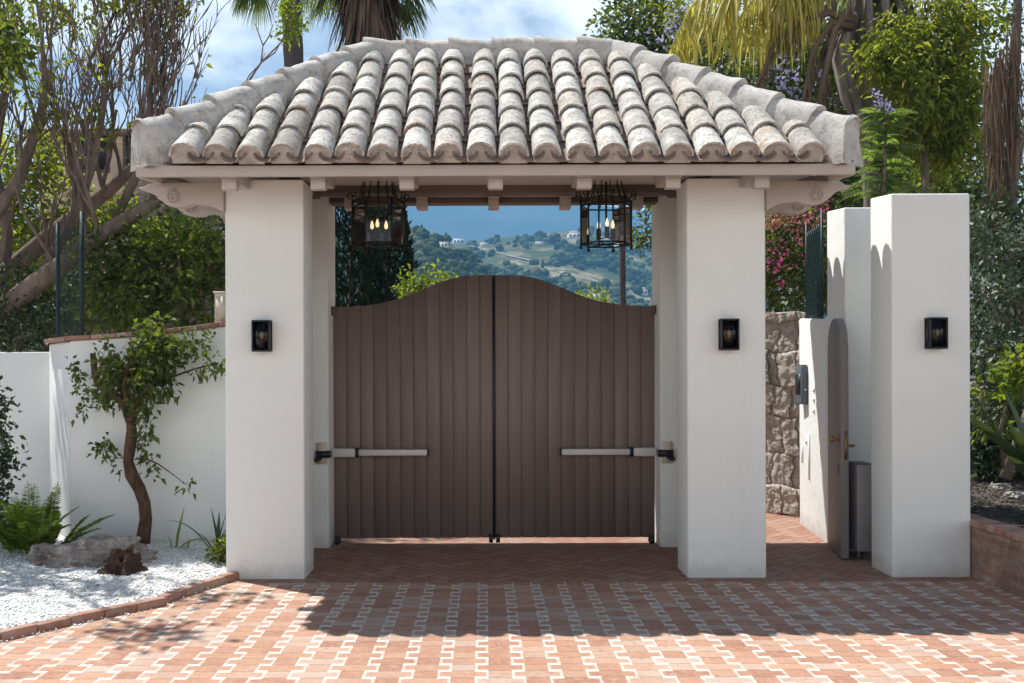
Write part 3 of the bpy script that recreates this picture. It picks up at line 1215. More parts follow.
# ------------------------------------------------------------------ hanging lanterns
def lantern(c):
    t = thing('hanging_lantern', 'wrought iron hexagonal lantern hanging over the left gate leaf', 'lantern', c, 'hanging lanterns')
    x, y, zt = c                       # zt = top fixing
    z0, z1 = 2.885, 3.235
    R = 0.236
    hexp = [(math.cos(PI / 6 + k * PI / 3 - PI / 6 + .12), math.sin(PI / 6 + k * PI / 3 - PI / 6 + .12)) for k in range(6)]
    m = MB()
    for k in range(6):
        a, b = hexp[k], hexp[(k + 1) % 6]
        for z in (z0, z1, z1 + .055):
            m.tube([(x + R * a[0], y + R * a[1], z), (x + R * b[0], y + R * b[1], z)], .0078 if z != z1 + .055 else .006, 5)
        m.tube([(x + R * a[0], y + R * a[1], z0 - .03), (x + R * a[0], y + R * a[1], z1 + .06)], .009, 6)
        m.tube([(x + R * a[0], y + R * a[1], z0 - .045), (x + R * a[0], y + R * a[1], z0 - .02)], .016, 6)
        m.tube([(x, y, z0), (x + R * a[0], y + R * a[1], z0)], .006, 4)
    m.build('frame', IRON, t)
    m = MB()
    for k in range(6):
        for half in (0, 0.5):
            a0, b0 = hexp[k], hexp[(k + 1) % 6]
            d = Vector((a0[0] + (b0[0] - a0[0]) * half, a0[1] + (b0[1] - a0[1]) * half, 0)).normalized()
            pts = []
            for q in range(9):           # strap rising from rim to canopy
                s = q / 8
                r = R * (1.0 - .46 * (s ** .38)) + .012
                pts.append((x + d.x * r, y + d.y * r, z1 + .02 + s * (zt - z1 - .06)))
            m.tube(pts, .0052, 5)
            if half == 0 or True:
                sp = []
                for q in range(15):
                    s = q / 14
                    a = -PI / 2 + s * 1.55 * PI * 1.25
                    r = .029 - .014 * s
                    sp.append((x + d.x * (R + .018 + r * math.cos(a)), y + d.y * (R + .018 + r * math.cos(a)), z1 + .095 + r * math.sin(a) * 1.1))
                m.tube(sp, .006, 5)
    m.build('scrollwork', IRON, t)
    m = MB(); m.tube([(x, y, z0 + .06), (x, y, zt)], .011, 6); m.lathe((x, y, zt - .03), [(.06, 0), (.06, .02), (.02, .03)], 12)
    m.build('rod', IRON, t)
    m = MB()
    for k in range(6):
        a, b = hexp[k], hexp[(k + 1) % 6]
        q = .985
        m.add([(x + R * q * a[0], y + R * q * a[1], z0 + .008), (x + R * q * b[0], y + R * q * b[1], z0 + .008),
               (x + R * q * b[0], y + R * q * b[1], z1 - .008), (x + R * q * a[0], y + R * q * a[1], z1 - .008)], [(0, 1, 2, 3)])
    m.build('glass', GLASS, t)
    for k in range(3):
        a = 0.5 + k * 2 * PI / 3
        bx, by = x + .075 * math.cos(a), y + .075 * math.sin(a)
        m = MB(); m.lathe((bx, by, z0 + .05), [(.022, 0), (.022, .09), (.016, .10)], 8); m.tube([(x, y, z0 + .07), (bx, by, z0 + .05)], .006, 5)
        cdl = m.build('candle', IRON, t)
        m = MB(); m.lathe((bx, by, z0 + .15), [(.009, 0), (.016, .02), (.017, .034), (.010, .06), (.003, .08)], 8)
        m.build('bulb', BULB, cdl, smooth=True)
    return t


LAN = lantern((-1.06, 0.79, 3.50))
dup(LAN, (1.025, 0.79, 3.50), 'wrought iron hexagonal lantern hanging over the right gate leaf')


# ------------------------------------------------------------------ wall lamps
def wall_lamp(c, label):
    t = thing('wall_lamp', label, 'wall lamp', c, 'black box wall lamps')
    x, y, z = c
    wd, hg, dp = .076, .13, .10
    m = MB()
    m.box(x - wd, x + wd, y - .012, y - .0005, z - hg, z + hg)
    for s in (-1, 1):
        a, b = sorted((x + s * wd, x + s * (wd - .014)))
        m.box(a, b, y - dp, y - dp + .014, z - hg + .0145, z + hg - .0145)
    m.box(x - wd, x + wd, y - dp, y - .0122, z + hg - .014, z + hg)
    m.box(x - wd, x + wd, y - dp, y - .0122, z - hg, z - hg + .014)
    bevel(m.build('housing', BLACKM, t), .002, 1)
    m = MB()
    m.box(x - wd + .0145, x + wd - .0145, y - dp + .004, y - dp + .007, z - hg + .015, z + hg - .015)
    m.box(x - wd + .003, x - wd + .006, y - dp + .015, y - .0125, z - hg + .015, z + hg - .015)
    m.box(x + wd - .006, x + wd - .003, y - dp + .015, y - .0125, z - hg + .015, z + hg - .015)
    m.build('glass', GLASSD, t)
    m = MB(); m.lathe((x, y - .058, z - hg + .015), [(.018, 0), (.018, .075), (.013, .085)], 8)
    m.build('socket', BLACKM, t)
    m = MB(); m.lathe((x, y - .058, z - .022), [(.009, 0), (.015, .02), (.017, .034), (.012, .052), (.004, .06)], 10)
    m.build('bulb', BULBD, t, smooth=True)
    return t


zl = H + (PY - 335.5) * 7.91 / F
wall_lamp(((263.5 - PX) * 7.91 / F + CX, 0, zl), 'black box wall lamp on the left front pillar of the gatehouse')
wall_lamp(((727.5 - PX) * 7.91 / F + CX, 0, zl), 'black box wall lamp on the right front pillar of the gatehouse')
wall_lamp(((933.5 - PX) * 7.91 / F + CX, 0, zl + .005), 'black box wall lamp on the free-standing pillar at the right')

# ------------------------------------------------------------------ side entrance
def pier(name, label, x0, x1, y0, y1, zf, zb):
    m = MB()
    v = [(x0, y0, -.02), (x1, y0, -.02), (x1, y1, -.02), (x0, y1, -.02), (x0, y0, zf), (x1, y0, zf), (x1, y1, zb), (x0, y1, zb)]
    m.add(v, [(0, 3, 2, 1), (4, 5, 6, 7), (0, 1, 5, 4), (1, 2, 6, 5), (2, 3, 7, 6), (3, 0, 4, 7)])
    return tag(bevel(m.build(name, WHITE), 0.016, 3), label, 'pillar')


pier('garden_pillar', 'white free-standing square pillar carrying a black wall lamp, right of the side door', 3.30, 3.955, 0.0, 0.44, 3.195, 3.235)
pier('garden_pillar', 'white square pillar standing behind the open side door', 3.335, 3.80, 1.13, 1.60, 3.275, 3.315)

m = MB()
x0a, x0b = 3.325, 3.45
v = [(x0a, 1.572, -.02), (3.60, 1.572, -.02), (3.66, 2.80, -.02), (x0b, 2.80, -.02), (x0a, 1.572, 2.24), (3.60, 1.572, 2.24), (3.66, 2.80, 2.31), (x0b, 2.80, 2.31)]
m.add(v, [(0, 3, 2, 1), (4, 5, 6, 7), (0, 1, 5, 4), (1, 2, 6, 5), (2, 3, 7, 6), (3, 0, 4, 7)])
sw = thing('side_wall', 'low white sunlit wall of the side path with pipe stubs, left behind the pillars', 'wall', (3.4, 2.2, 0))
bevel(m.build('wall', WHITE, sw), 0.02, 3)
m = MB()
def swx(y):
    return x0a + (x0b - x0a) * (y - 1.572) / (2.80 - 1.572)
for (y, z0, z1) in ((2.3, .55, 1.05), (2.62, .7, .9)):
    m.tube([(swx(y) - .008, y, z0), (swx(y) - .008, y, z1)], .011, 6)
for y, z in ((2.45, .95), (2.1, 1.42), (2.1, 1.30), (2.1, 1.52)):
    m.box(swx(y) - .012, swx(y) + .005, y - .02, y + .02, z - .02, z + .02)
m.build('pipe', WHITE2, sw)

ic = thing('intercom', 'slate grey intercom box on the low white wall of the side path', 'intercom', (swx(2.62), 2.62, 1.55))
yi, xi = 2.50, swx(2.50)
zi = H + (PY - 386) * (yi - CY) / F
m = MB(); m.box(xi - .08, xi + .004, yi - .12, yi + .12, zi - .21, zi + .21); bevel(m.build('case', SLATE, ic), .015, 3)
m = MB(); m.box(xi - .075, xi - .02, yi - .115, yi + .115, zi + .2105, zi + .222); bevel(m.build('hood', SLATE, ic), .004)
m = MB(); m.box(xi - .085, xi - .0805, yi - .08, yi + .08, zi - .1, zi + .12); m.build('panel', BLACKM, ic)
m = MB(); m.box(xi - .05, xi - .03, yi - .1215, yi - .12, zi - .06, zi - .04); m.build('button', WHITE2, ic)

# arched side door standing open
dr = thing('side_door', 'grey-brown arched timber side door standing open, seen nearly edge on', 'door', (3.31, 1.53, 0))
A_, B_ = Vector((3.165, 0.69, 0)), Vector((3.315, 1.43, 0))
dv = (B_ - A_); DL = dv.length; dv.normalize(); dn = Vector((dv.y, -dv.x, 0))   # dn points to +x
Md = Matrix(((dv.x, dn.x, 0, A_.x), (dv.y, dn.y, 0, A_.y), (0, 0, 1, 0), (0, 0, 0, 1)))
out2 = [(0, .02)]
for q in range(17):
    u = q / 16
    out2.append((u * DL, 1.93 + .285 * math.sqrt(max(0, 1 - (2 * u - 1) ** 2))))
out2.append((DL, .02))
n = len(out2)
m = MB()
v = [Md @ Vector((p[0], -.035, p[1])) for p in out2] + [Md @ Vector((p[0], .035, p[1])) for p in out2]
fs = [tuple(range(n)), tuple(range(2 * n - 1, n - 1, -1))] + [(i, i + n, (i + 1) % n + n, (i + 1) % n) for i in range(n)]
m.add(v, fs)
leaf = bevel(m.build('leaf', DOORM, dr), .005, 2)
zk = H + (PY - 441) * 8.6 / F
m = MB()
kc = Md @ Vector((.07, -.035, zk))
M2 = Md @ Matrix.Translation((.07, -.036, zk))
m.tube([M2 @ Vector((0, 0, 0)), M2 @ Vector((0, -.012, 0))], .035, 14)
m.tube([M2 @ Vector((0, -.012, 0)), M2 @ Vector((0, -.05, 0))], .014, 10)
m.tube([M2 @ Vector((0, -.045, 0)), M2 @ Vector((0, -.058, 0)), M2 @ Vector((0, -.075, 0)), M2 @ Vector((0, -.088, 0))], [.02, .034, .034, .018], 14)
m.build('knob', BRASS, dr, smooth=True)
m = MB()
M3 = Md @ Matrix.Translation((.07, .036, zk - .06))
m.tube([M3 @ Vector((0, 0, 0)), M3 @ Vector((0, .05, 0)), M3 @ Vector((.03, .06, 0)), M3 @ Vector((.12, .062, 0))], .012, 8)
m.tube([M3 @ Vector((0, 0, 0)), M3 @ Vector((0, .01, 0))], .03, 12)
m.build('handle', BRASS, dr, smooth=True)
m = MB(); m.mbox(Md @ Matrix.Translation((-.0015, .01, zk - .05)), .003, .026, .26); m.build('latch_plate', BRASS, dr)
m = MB(); m.mbox(Md @ Matrix.Translation((.12, -.037, zk - .28)), .03, .003, .10); m.build('keyhole', BLACKM, dr)
m = MB()
for zz in (.3, 1.7):
    m.tube([Md @ Vector((DL + .014, 0, zz)), Md @ Vector((DL + .014, 0, zz + .1))], .013, 8)
m.build('hinge', BLACKM, dr)

ub = thing('utility_cabinet', 'low dark grey metal cabinet between the open side door and the free-standing pillar', 'cabinet', (3.4, .85, 0))
m = MB(); m.box(3.30, 3.47, .75, 1.06, .07, .86); bevel(m.build('case', MGREY, ub), .008)
m = MB(); m.box(3.303, 3.467, .753, 1.057, .861, .868); bevel(m.build('lid', DGREY, ub), .006)
for xx, yy in ((3.32, .77), (3.45, .77), (3.32, 1.03), (3.45, 1.03)):
    m = MB(); m.box(xx - .015, xx + .015, yy - .015, yy + .015, 0, .069); m.build('foot', DGREY, ub)

# rough stone wall at the end of the side path
swm = MB()
x0, x1, zt = 2.5, 3.72, 2.42
NXs, NZs = 190, 260
seeds = []
zz = 0.0
while zz < 2.6:
    hh = random.uniform(.24, .48)
    xx = x0 - .2
    while xx < x1 + .2:
        ww = random.uniform(.08, .17)
        seeds.append((xx + ww / 2, zz + hh / 2, ww / 2, hh / 2, random.uniform(-.05, .08)))
        xx += ww
    zz += hh
sd = np.array(seeds)
GXs, GZs = np.meshgrid(np.linspace(x0, x1, NXs), np.linspace(0, zt, NZs))
wxn = GXs + 0.012 * np.sin(GZs * 9 + GXs * 3) + 0.008 * np.sin(GZs * 31)
wzn = GZs + 0.015 * np.sin(GXs * 23 + GZs * 2) + .06 * (GXs - 3.4)
best = np.full(GXs.shape, -9.0)
for s_ in sd:
    e = np.minimum(s_[2] - np.abs(wxn - s_[0]), s_[3] - np.abs(wzn - s_[1]))
    dpt = np.where(e > 0, np.minimum(e / .016, 1) ** .5 * .055 + s_[4] + .02, -9)
    best = np.maximum(best, dpt)
best = np.where(best < -1, 0, best)
rough = np.array([[mnoise.fractal((GXs[i, j] * 17, GZs[i, j] * 9, 1), .8, 2, 6) for j in range(NXs)] for i in range(NZs)])
Yw = 3.34 - best - rough * .03
Yw = Yw - (GXs - 3.62) * 1.3
topn = np.array([0.05 * mnoise.noise((x * 5, 0, 0)) for x in np.linspace(x0, x1, NXs)])
Zv = GZs + (GZs / zt) * topn[None, :]
V1 = np.stack([GXs, Yw, Zv], axis=-1).reshape(-1, 3)
V2 = V1[-NXs:].copy(); V2[:, 1] = 3.9 - (V2[:, 0] - 3.62) * 1.3; V2[:, 2] += .03
V3 = V2.copy(); V3[:, 2] = 0
idx = np.arange(NXs * NZs).reshape(NZs, NXs)
q = np.stack([idx[:-1, :-1], idx[:-1, 1:], idx[1:, 1:], idx[1:, :-1]], axis=-1).reshape(-1, 4)
b0 = NXs * NZs
q2 = np.array([(idx[-1, j], idx[-1, j + 1], b0 + j + 1, b0 + j) for j in range(NXs - 1)])
q3 = np.array([(b0 + j, b0 + j + 1, b0 + NXs + j + 1, b0 + NXs + j) for j in range(NXs - 1)])
swm.addq(np.concatenate([V1, V2, V3]), np.concatenate([q, q2, q3]))
tag(swm.build('stone_wall', STONE), 'rough dry stone wall at the end of the side path under the bougainvillea', 'wall')


# wire fences -------------------------------------------------------
def wire_fence(label, A, B, z0, z1, posts, cell=0.055, name='wire_fence', r=.0035, pr=.026):
    A, B = Vector(A), Vector(B)
    t = thing(name, label, 'fence', (A.x, A.y, z0))
    d = (B - A); L = d.length; d.normalize()
    m = MB()
    nW = int(L / cell) + 1
    hh = z1 - z0
    rows_ = int(hh / cell)
    for i in range(nW):
        pts = []
        for k in range(rows_ + 1):
            u = i * cell + (cell / 2 if (k % 2) else -cell / 2) * 1.0
            u = min(max(u + cell / 2, 0), L)
            pts.append(A + d * u + Vector((0, 0, z0 + k * cell - A.z)))
        m.tube(pts, r, 4, cap=False)
        pts = []
        for k in range(rows_ + 1):
            u = i * cell + (-cell / 2 if (k % 2) else cell / 2)
            u = min(max(u + cell / 2, 0), L)
            pts.append(A + d * u + Vector((0, 0.006, z0 + k * cell - A.z)))
        m.tube(pts, r, 4, cap=False)
    m.build('wire_mesh', GREENP, t)
    for u in posts:
        p = A + d * (L * u)
        m = MB(); m.tube([(p.x, p.y + .03, z0 - .02), (p.x, p.y + .03, z1 + .04)], pr, 8)
        m.build('post', GREENP, t)
    return t


wire_fence('green chain-link fence standing on the low white wall of the side path', (3.42, 1.95, 2.27), (3.53, 2.75, 2.27), 2.27, 3.36, (0.0, 1.0), .10, r=.008, pr=.014)

# ------------------------------------------------------------------ left garden walls
gw = thing('garden_wall', 'tall white garden wall with a sloping brick coping, left of the gatehouse', 'wall', (-4, 1.5, 0))
WY = 1.40
xl_, xr_ = -4.16, -2.22
zl_, zr_ = 2.04, 2.245
m = MB()
def wallpoly(x):
    return zl_ + (x - xl_) / (xr_ - xl_) * (zr_ - zl_) - 0.10 * math.sin(PI * (x - xl_) / (xr_ - xl_)) * 0.35
xs = np.linspace(xl_, xr_, 12)
pts = [(xl_, -.02)] + [(xr_, -.02)] + [(x, wallpoly(x)) for x in xs[::-1]]
m.prism(pts[::-1], 'y', WY, WY + .28)
wl = bevel(m.build('wall', WHITE2, gw), .015, 3)
# splayed end pier
ex_, ey_ = -4.72, 2.18
m = MB()
v2 = [(xl_ - .002, WY + .01), (ex_, ey_), (ex_ + .2, ey_ + .25), (xl_ + .1, WY + .29)]
m.add([(p[0], p[1], -.02) for p in v2] + [(p[0], p[1], zl_ - .005) for p in v2], [(0, 1, 2, 3), (7, 6, 5, 4), (0, 4, 5, 1), (1, 5, 6, 2), (2, 6, 7, 3), (3, 7, 4, 0)])
bevel(m.build('splayed_end', WHITE2, gw), .02, 3)
m = MB()
x = xl_ - .03
while x < xr_ - .05:
    x2 = min(x + .25, xr_)
    za, zb = wallpoly(max(x, xl_)), wallpoly(x2)
    v = [(x, WY - .035, za + .002), (x2 - .008, WY - .035, zb + .002), (x2 - .008, WY + .31, zb + .002), (x, WY + .31, za + .002)]
    m.add(v + [(p[0], p[1], p[2] + .042) for p in v], [(0, 3, 2, 1), (4, 5, 6, 7), (0, 1, 5, 4), (1, 2, 6, 5), (2, 3, 7, 6), (3, 0, 4, 7)])
    x = x2
v3 = [(xl_ - .035, WY - .035), (ex_ - .03, ey_ - .05), (ex_ + .2, ey_ + .28), (xl_ - .035, WY + .31)]
m.add([(p[0], p[1], zl_ - .003) for p in v3] + [(p[0], p[1], zl_ + .042) for p in v3], [(0, 1, 2, 3), (7, 6, 5, 4), (0, 4, 5, 1), (1, 5, 6, 2), (2, 6, 7, 3), (3, 7, 4, 0)])
bevel(m.build('coping', CLAY, gw), .006, 2)

m = MB()
lz = H + (PY - 351) * 10.6 / F
m.box(-9.5, -4.70, 2.5, 2.75, -.02, lz)
tag(bevel(m.build('garden_wall', WHITE2), .015, 3), 'lower white garden wall at the far left, behind the dark shrub', 'wall')

t = thing('meter_box', 'small beige box on top of the garden wall beside the left pillar', 'box', (-2.67, 1.45, 2.25))
m = MB(); m.box(-2.745, -2.60, 1.42, 1.60, 2.17, 2.50); bevel(m.build('case', PALEBOX, t), .006)
m = MB(); m.box(-2.73, -2.615, 1.4165, 1.4195, 2.23, 2.47); m.build('cover', PALEBOX, t)
m = MB(); m.box(-2.755, -2.59, 1.41, 1.61, 2.501, 2.52); m.build('lid', PALEBOX, t)

wire_fence('dark green wire fence with two posts behind the left garden wall', at(57, 335, 11.0), at(81, 335, 10.2), 1.9, 3.42, (0.0, 1.0), .07, r=.0025)

# ------------------------------------------------------------------ rocks
def rock(name, label, c, size, mat, seed, cat='rock', am=.35, sub=4):
    import bmesh
    bm = bmesh.new()
    bmesh.ops.create_icosphere(bm, subdivisions=sub, radius=1)
    for v in bm.verts:
        n = v.co.normalized()
        d = mnoise.fractal(n * 1.6 + Vector((seed, 0, 0)), 1.0, 2.0, 5) * am
        cell = mnoise.voronoi(n * 2.2 + Vector((seed, 3, 0)))[0]
        d += (cell[1] - cell[0]) * am * .6
        v.co = n * (1 + d)
        v.co = Vector((v.co.x * size[0], v.co.y * size[1], max(-.4, v.co.z) * size[2]))
        v.co += Vector(c)
    me = bpy.data.meshes.new(name)
    bm.to_mesh(me); bm.free()
    me.materials.append(mat)
    o = bpy.data.objects.new(name, me); COL.objects.link(o)
    return tag(o, label, cat)


g1 = ground(82, 566, .06)
rock('garden_rock', 'wide flat pale rock lying on the white gravel beside the fern', (g1.x, g1.y + .18, .10), (.50, .27, .15), ROCK, 3.3, am=.45, sub=5)
g2 = ground(36, 564, .06)
rock('garden_rock', 'small brown grey rock on the gravel at the fern foot', (g2.x, g2.y + .1, .10), (.12, .12, .115), ROCK, 8.1)
g3 = ground(122, 575, .06)
rock('garden_rock', 'dark spiky volcanic rock on the gravel, right of the flat pale rock', (g3.x, g3.y + .02, .12), (.125, .11, .14), LAVA, 5.2, am=.55, sub=5)

# ------------------------------------------------------------------ plants
def clumped(blobs, n, clump=0.16, sub=None, seedcl=14):
    """points inside ellipsoids (centre, radii) gathered in clumps; returns points and outward dirs"""
    P, D = [], []
    vol = np.array([b[1][0] * b[1][1] * b[1][2] for b in blobs]) ** (2 / 3)
    vol = vol / vol.sum()
    for (c, r), f in zip(blobs, vol):
        k = max(3, int(n * f))
        nc = max(3, k // seedcl)
        q = RNG.normal(size=(nc, 3))
        q /= np.linalg.norm(q, axis=1, keepdims=True)
        rad = RNG.uniform(0.25, 1.0, size=(nc, 1)) ** .5
        ctr = q * rad
        ids = RNG.integers(0, nc, size=k)
        pts = ctr[ids] * np.array(r) + RNG.normal(size=(k, 3)) * clump
        P.append(pts + np.array(c))
        d = q[ids] * .8 + RNG.normal(size=(k, 3)) * .7
        D.append(d)
    return np.concatenate(P), np.concatenate(D)


def pxb(px, py, r, Z, rz=None, dy=0.8):
    """blob from photo circle: centre and radius in pixels at depth Z"""
    R = r * Z / F
    return (tuple(at(px, py, Z)), (R, R * dy, (rz * Z / F) if rz else R))


def branch_tree(mb, p, d, L, r, depth, spread=.5, upb=.15, ends=None, nseg=5, kids=(2, 3), shrink=.72, minr=.004, wander=.18):
    pts = [Vector(p)]
    d = Vector(d).normalized()
    rad = [r]
    for i in range(nseg):
        d = (d + Vector((random.gauss(0, wander), random.gauss(0, wander), random.gauss(0, wander) + upb * .25))).normalized()
        pts.append(pts[-1] + d * (L / nseg))
        rad.append(max(minr * .6, r * (1 - .45 * (i + 1) / nseg)))
    mb.tube(pts, rad, 6 if r > .02 else 4, cap=False)
    if ends is not None and depth <= 1:
        ends.extend([(q, d) for q in pts[1:]])
    if depth <= 0:
        return
    for k in range(random.randint(*kids)):
        i = random.randint(max(1, nseg - 3), nseg)
        q = pts[i]
        ax = Vector((random.gauss(0, 1), random.gauss(0, 1), random.gauss(0, 1))).normalized()
        nd = (d + ax * spread + Vector((0, 0, upb))).normalized()
        branch_tree(mb, q, nd, L * random.uniform(shrink - .1, shrink + .12), max(minr, rad[i] * .68), depth - 1, spread, upb, ends, nseg, kids, shrink, minr, wander)


def leafy(name, label, cat, base, crown, n, size, mat, trunk=None, tr=.08, barkm=None, clump=.15, group=None, asp=.5, droop=.1, extra=None, seedcl=14):
    """a thing with a trunk (and limbs) and a leafy crown; crown = blobs"""
    t = thing(name, label, cat, base, group)
    m = MB()
    base = Vector(base)
    big = max(crown, key=lambda b: b[1][0])
    hub = trunk[-1] if trunk else tuple(Vector(big[0]) - Vector((0, 0, big[1][2] * .5)))
    path = [base] + ([Vector(p) for p in trunk] if trunk else [base.lerp(Vector(hub), .5) + Vector((random.uniform(-.1, .1), 0, 0)), Vector(hub)])
    m.tube(path, [tr * (1 - .5 * i / max(1, len(path) - 1)) for i in range(len(path))], 9, wob=.06)
    for c, r in crown:
        c = Vector(c)
        h = Vector(hub)
        mid = h.lerp(c, .5) + Vector((random.uniform(-.1, .1), random.uniform(-.1, .1), random.uniform(0, .15))) * r[0]
        m.tube([h, mid, c], [tr * .45, tr * .3, tr * .12], 5, cap=False)
        for _ in range(5):
            e = c + Vector((random.uniform(-1, 1) * r[0], random.uniform(-1, 1) * r[1], random.uniform(-1, 1) * r[2])) * .75
            m.tube([c, c.lerp(e, .5) + Vector((0, 0, .05)), e], [tr * .14, tr * .1, tr * .05], 4, cap=False)
    m.build('trunk', barkm or BARK, t)
    P, D = clumped(crown, n, clump, seedcl=seedcl)
    m = MB()
    m.leaves(P, D, RNG.uniform(.65, 1.25, size=len(P)) * size, asp, droop)
    m.build('crown', mat, t)
    if extra:
        for nm, fr, sz, mt, bl in extra:
            P, D = clumped(bl or crown, int(fr), clump * .6, seedcl=8)
            m = MB(); m.leaves(P, D, RNG.uniform(.7, 1.2, size=len(P)) * sz, .7, 0)
            m.build(nm, mt, t)
    return t


def strap(mb, base, d, L, w, arch=.5, seg=8, fold=.25, tipw=0.05):
    """long pointed leaf starting at base toward d, bending down by arch"""
    p = Vector(base); d = Vector(d).normalized()
    side = d.cross(Vector((0, 0, 1)))
    if side.length < .05:
        side = Vector((1, 0, 0))
    side.normalize()
    vs = []
    for i in range(seg + 1):
        s = i / seg
        ww = w * (.55 + .9 * s if s < .35 else .865 * (1 - ((s - .35) / .65) ** 1.6)) + .001
        up = side.cross(d).normalized()
        vs += [p - side * ww / 2 + up * ww * fold, p, p + side * ww / 2 + up * ww * fold]
        d = (d + Vector((0, 0, -arch / seg * (1 + s)))).normalized()
        p = p + d * (L / seg)
    fs = []
    for i in range(seg):
        a = i * 3
        fs += [(a, a + 3, a + 4, a + 1), (a + 1, a + 4, a + 5, a + 2)]
    mb.add(vs, fs)


# --- small trained tree by the garden wall
st = thing('small_tree', 'small twisted tree with glossy leaves growing in gravel against the white garden wall', 'tree', at(142, 546, 9.1))
m = MB()
def pth(l, Z):
    return [at(a, b, z) for a, b, z in [(p[0], p[1], p[2] if len(p) > 2 else Z) for p in l]]
m.tube(pth([(141, 547), (143, 532), (145, 518), (144, 502), (139, 488), (131, 474), (128, 460), (130, 445), (132, 430), (130, 416)], 9.05), [.082, .066, .058, .06, .054, .06, .05, .052, .046, .04], 10, wob=.14)
m.tube(pth([(130, 420), (124, 404), (116, 394), (108, 388), (100, 386), (95, 375), (93, 352)], 9.03), [.045, .038, .034, .032, .034, .032, .028], 8, wob=.05)
m.tube(pth([(131, 420), (137, 402), (146, 390), (157, 380), (166, 366), (176, 354)], 9.0), [.042, .034, .03, .026, .02, .012], 8, wob=.05)
m.tube(pth([(128, 405), (124, 385), (128, 365), (140, 345), (158, 335)], 8.95), [.03, .025, .022, .016, .01], 7)
m.tube(pth([(150, 388), (172, 376), (195, 368), (218, 362)], 9.0), [.016, .012, .009, .005], 5)
m.tube(pth([(140, 455), (158, 463), (172, 473), (186, 484)], 9.0), [.01, .007, .005, .003], 5)
m.build('trunk', BARKR, st, smooth=True)
blobs = [pxb(128, 362, 24, 8.95), pxb(150, 350, 22, 8.9), pxb(172, 338, 17, 9.0), pxb(120, 385, 20, 9.0), pxb(150, 378, 22, 8.85), pxb(106, 372, 14, 9.05),
         pxb(137, 338, 14, 9.05), pxb(168, 358, 14, 8.95), pxb(190, 334, 8, 9.0), pxb(141, 400, 12, 9.0)]
sm = [pxb(80, 370, 8, 9.1), pxb(74, 362, 5, 9.1), pxb(86, 388, 8, 9.1), pxb(88, 402, 7, 9.1), pxb(82, 412, 5, 9.1), pxb(206, 366, 8, 9.05), pxb(217, 372, 6, 9.1), pxb(195, 370, 6, 9.0),
      pxb(108, 442, 9, 9.1), pxb(101, 450, 6, 9.1), pxb(113, 457, 5, 9.1), pxb(146, 440, 9, 9.0), pxb(150, 455, 7, 9.0), pxb(143, 425, 9, 9.0), pxb(187, 485, 5, 9.0), pxb(118, 468, 4, 9.1), pxb(152, 470, 6, 9.0), pxb(222, 358, 5, 9.0), pxb(208, 340, 6, 9.1), pxb(200, 352, 7, 9.05), pxb(98, 345, 6, 9.0), pxb(160, 322, 7, 9.0)]
m = MB()
P, D = clumped(blobs, 1650, .055, seedcl=22)
m.leaves(P, D, RNG.uniform(.05, .10, size=len(P)), .55, .25)
P, D = clumped(sm, 560, .03, seedcl=6)
m.leaves(P, D, RNG.uniform(.045, .08, size=len(P)), .55, .3)
m.build('crown', L_MID, st)

# --- fern
fb = ground(30, 552, .07)
fn = thing('fern', 'bright green sword fern growing on the gravel behind the flat rock', 'fern', fb)
m, mr = MB(), MB()
for k in range(40):
    a = random.uniform(0, 2 * PI)
    el = random.uniform(.9, 1.5)
    d = Vector((math.cos(a) * math.cos(el), math.sin(a) * math.cos(el) * .8, math.sin(el)))
    L = random.uniform(.36, .66)
    p = fb + Vector((math.cos(a) * .13 + random.uniform(-.1, .16), math.sin(a) * .08, .0))
    pts = [p.copy()]
    dd = d.copy()
    for i in range(16):
        dd = (dd + Vector((dd.x * .06, dd.y * .06, -.024))).normalized()
        pts.append(pts[-1] + dd * L / 16)
    mr.tube(pts, .004, 3, cap=False)
    PP, DD, SS = [], [], []
    for i in range(2, 16):
        t = (pts[i + 1] - pts[i - 1]).normalized() if i < 16 else dd
        sd_ = t.cross(Vector((0, 0, 1)))
        if sd_.length < .1: sd_ = Vector((1, 0, 0))
        sd_.normalize()
        for s in (-1, 1):
            for h_ in (0, .5):
                PP.append(tuple(pts[i].lerp(pts[i - 1], h_))); DD.append(tuple(sd_ * s + t * .35 + Vector((0, 0, .1))))
                SS.append(.085 * math.sin(PI * min(1, (i + 1) / 17)) ** .6 + .012)
    m.leaves(np.array(PP), np.array(DD), np.array(SS), .34, .1, .1, up=1.5)
m.build('fronds', L_FERN, fn)
mr.build('stems', L_FERN, fn)

# --- dark shrub at the far left
leafy('dark_shrub', 'dark glossy leaved shrub at the left edge in front of the lower wall', 'shrub', ground(-22, 530, .06),
      [pxb(-22, 410, 26, 9.2), pxb(-18, 445, 24, 9.2), pxb(-22, 480, 30, 9.1), pxb(-6, 428, 10, 9.1), pxb(-2, 460, 11, 9.1), pxb(-16, 510, 26, 9.0), pxb(-10, 400, 9, 9.1)], 2400, .07, L_DARK, tr=.05, clump=.07)

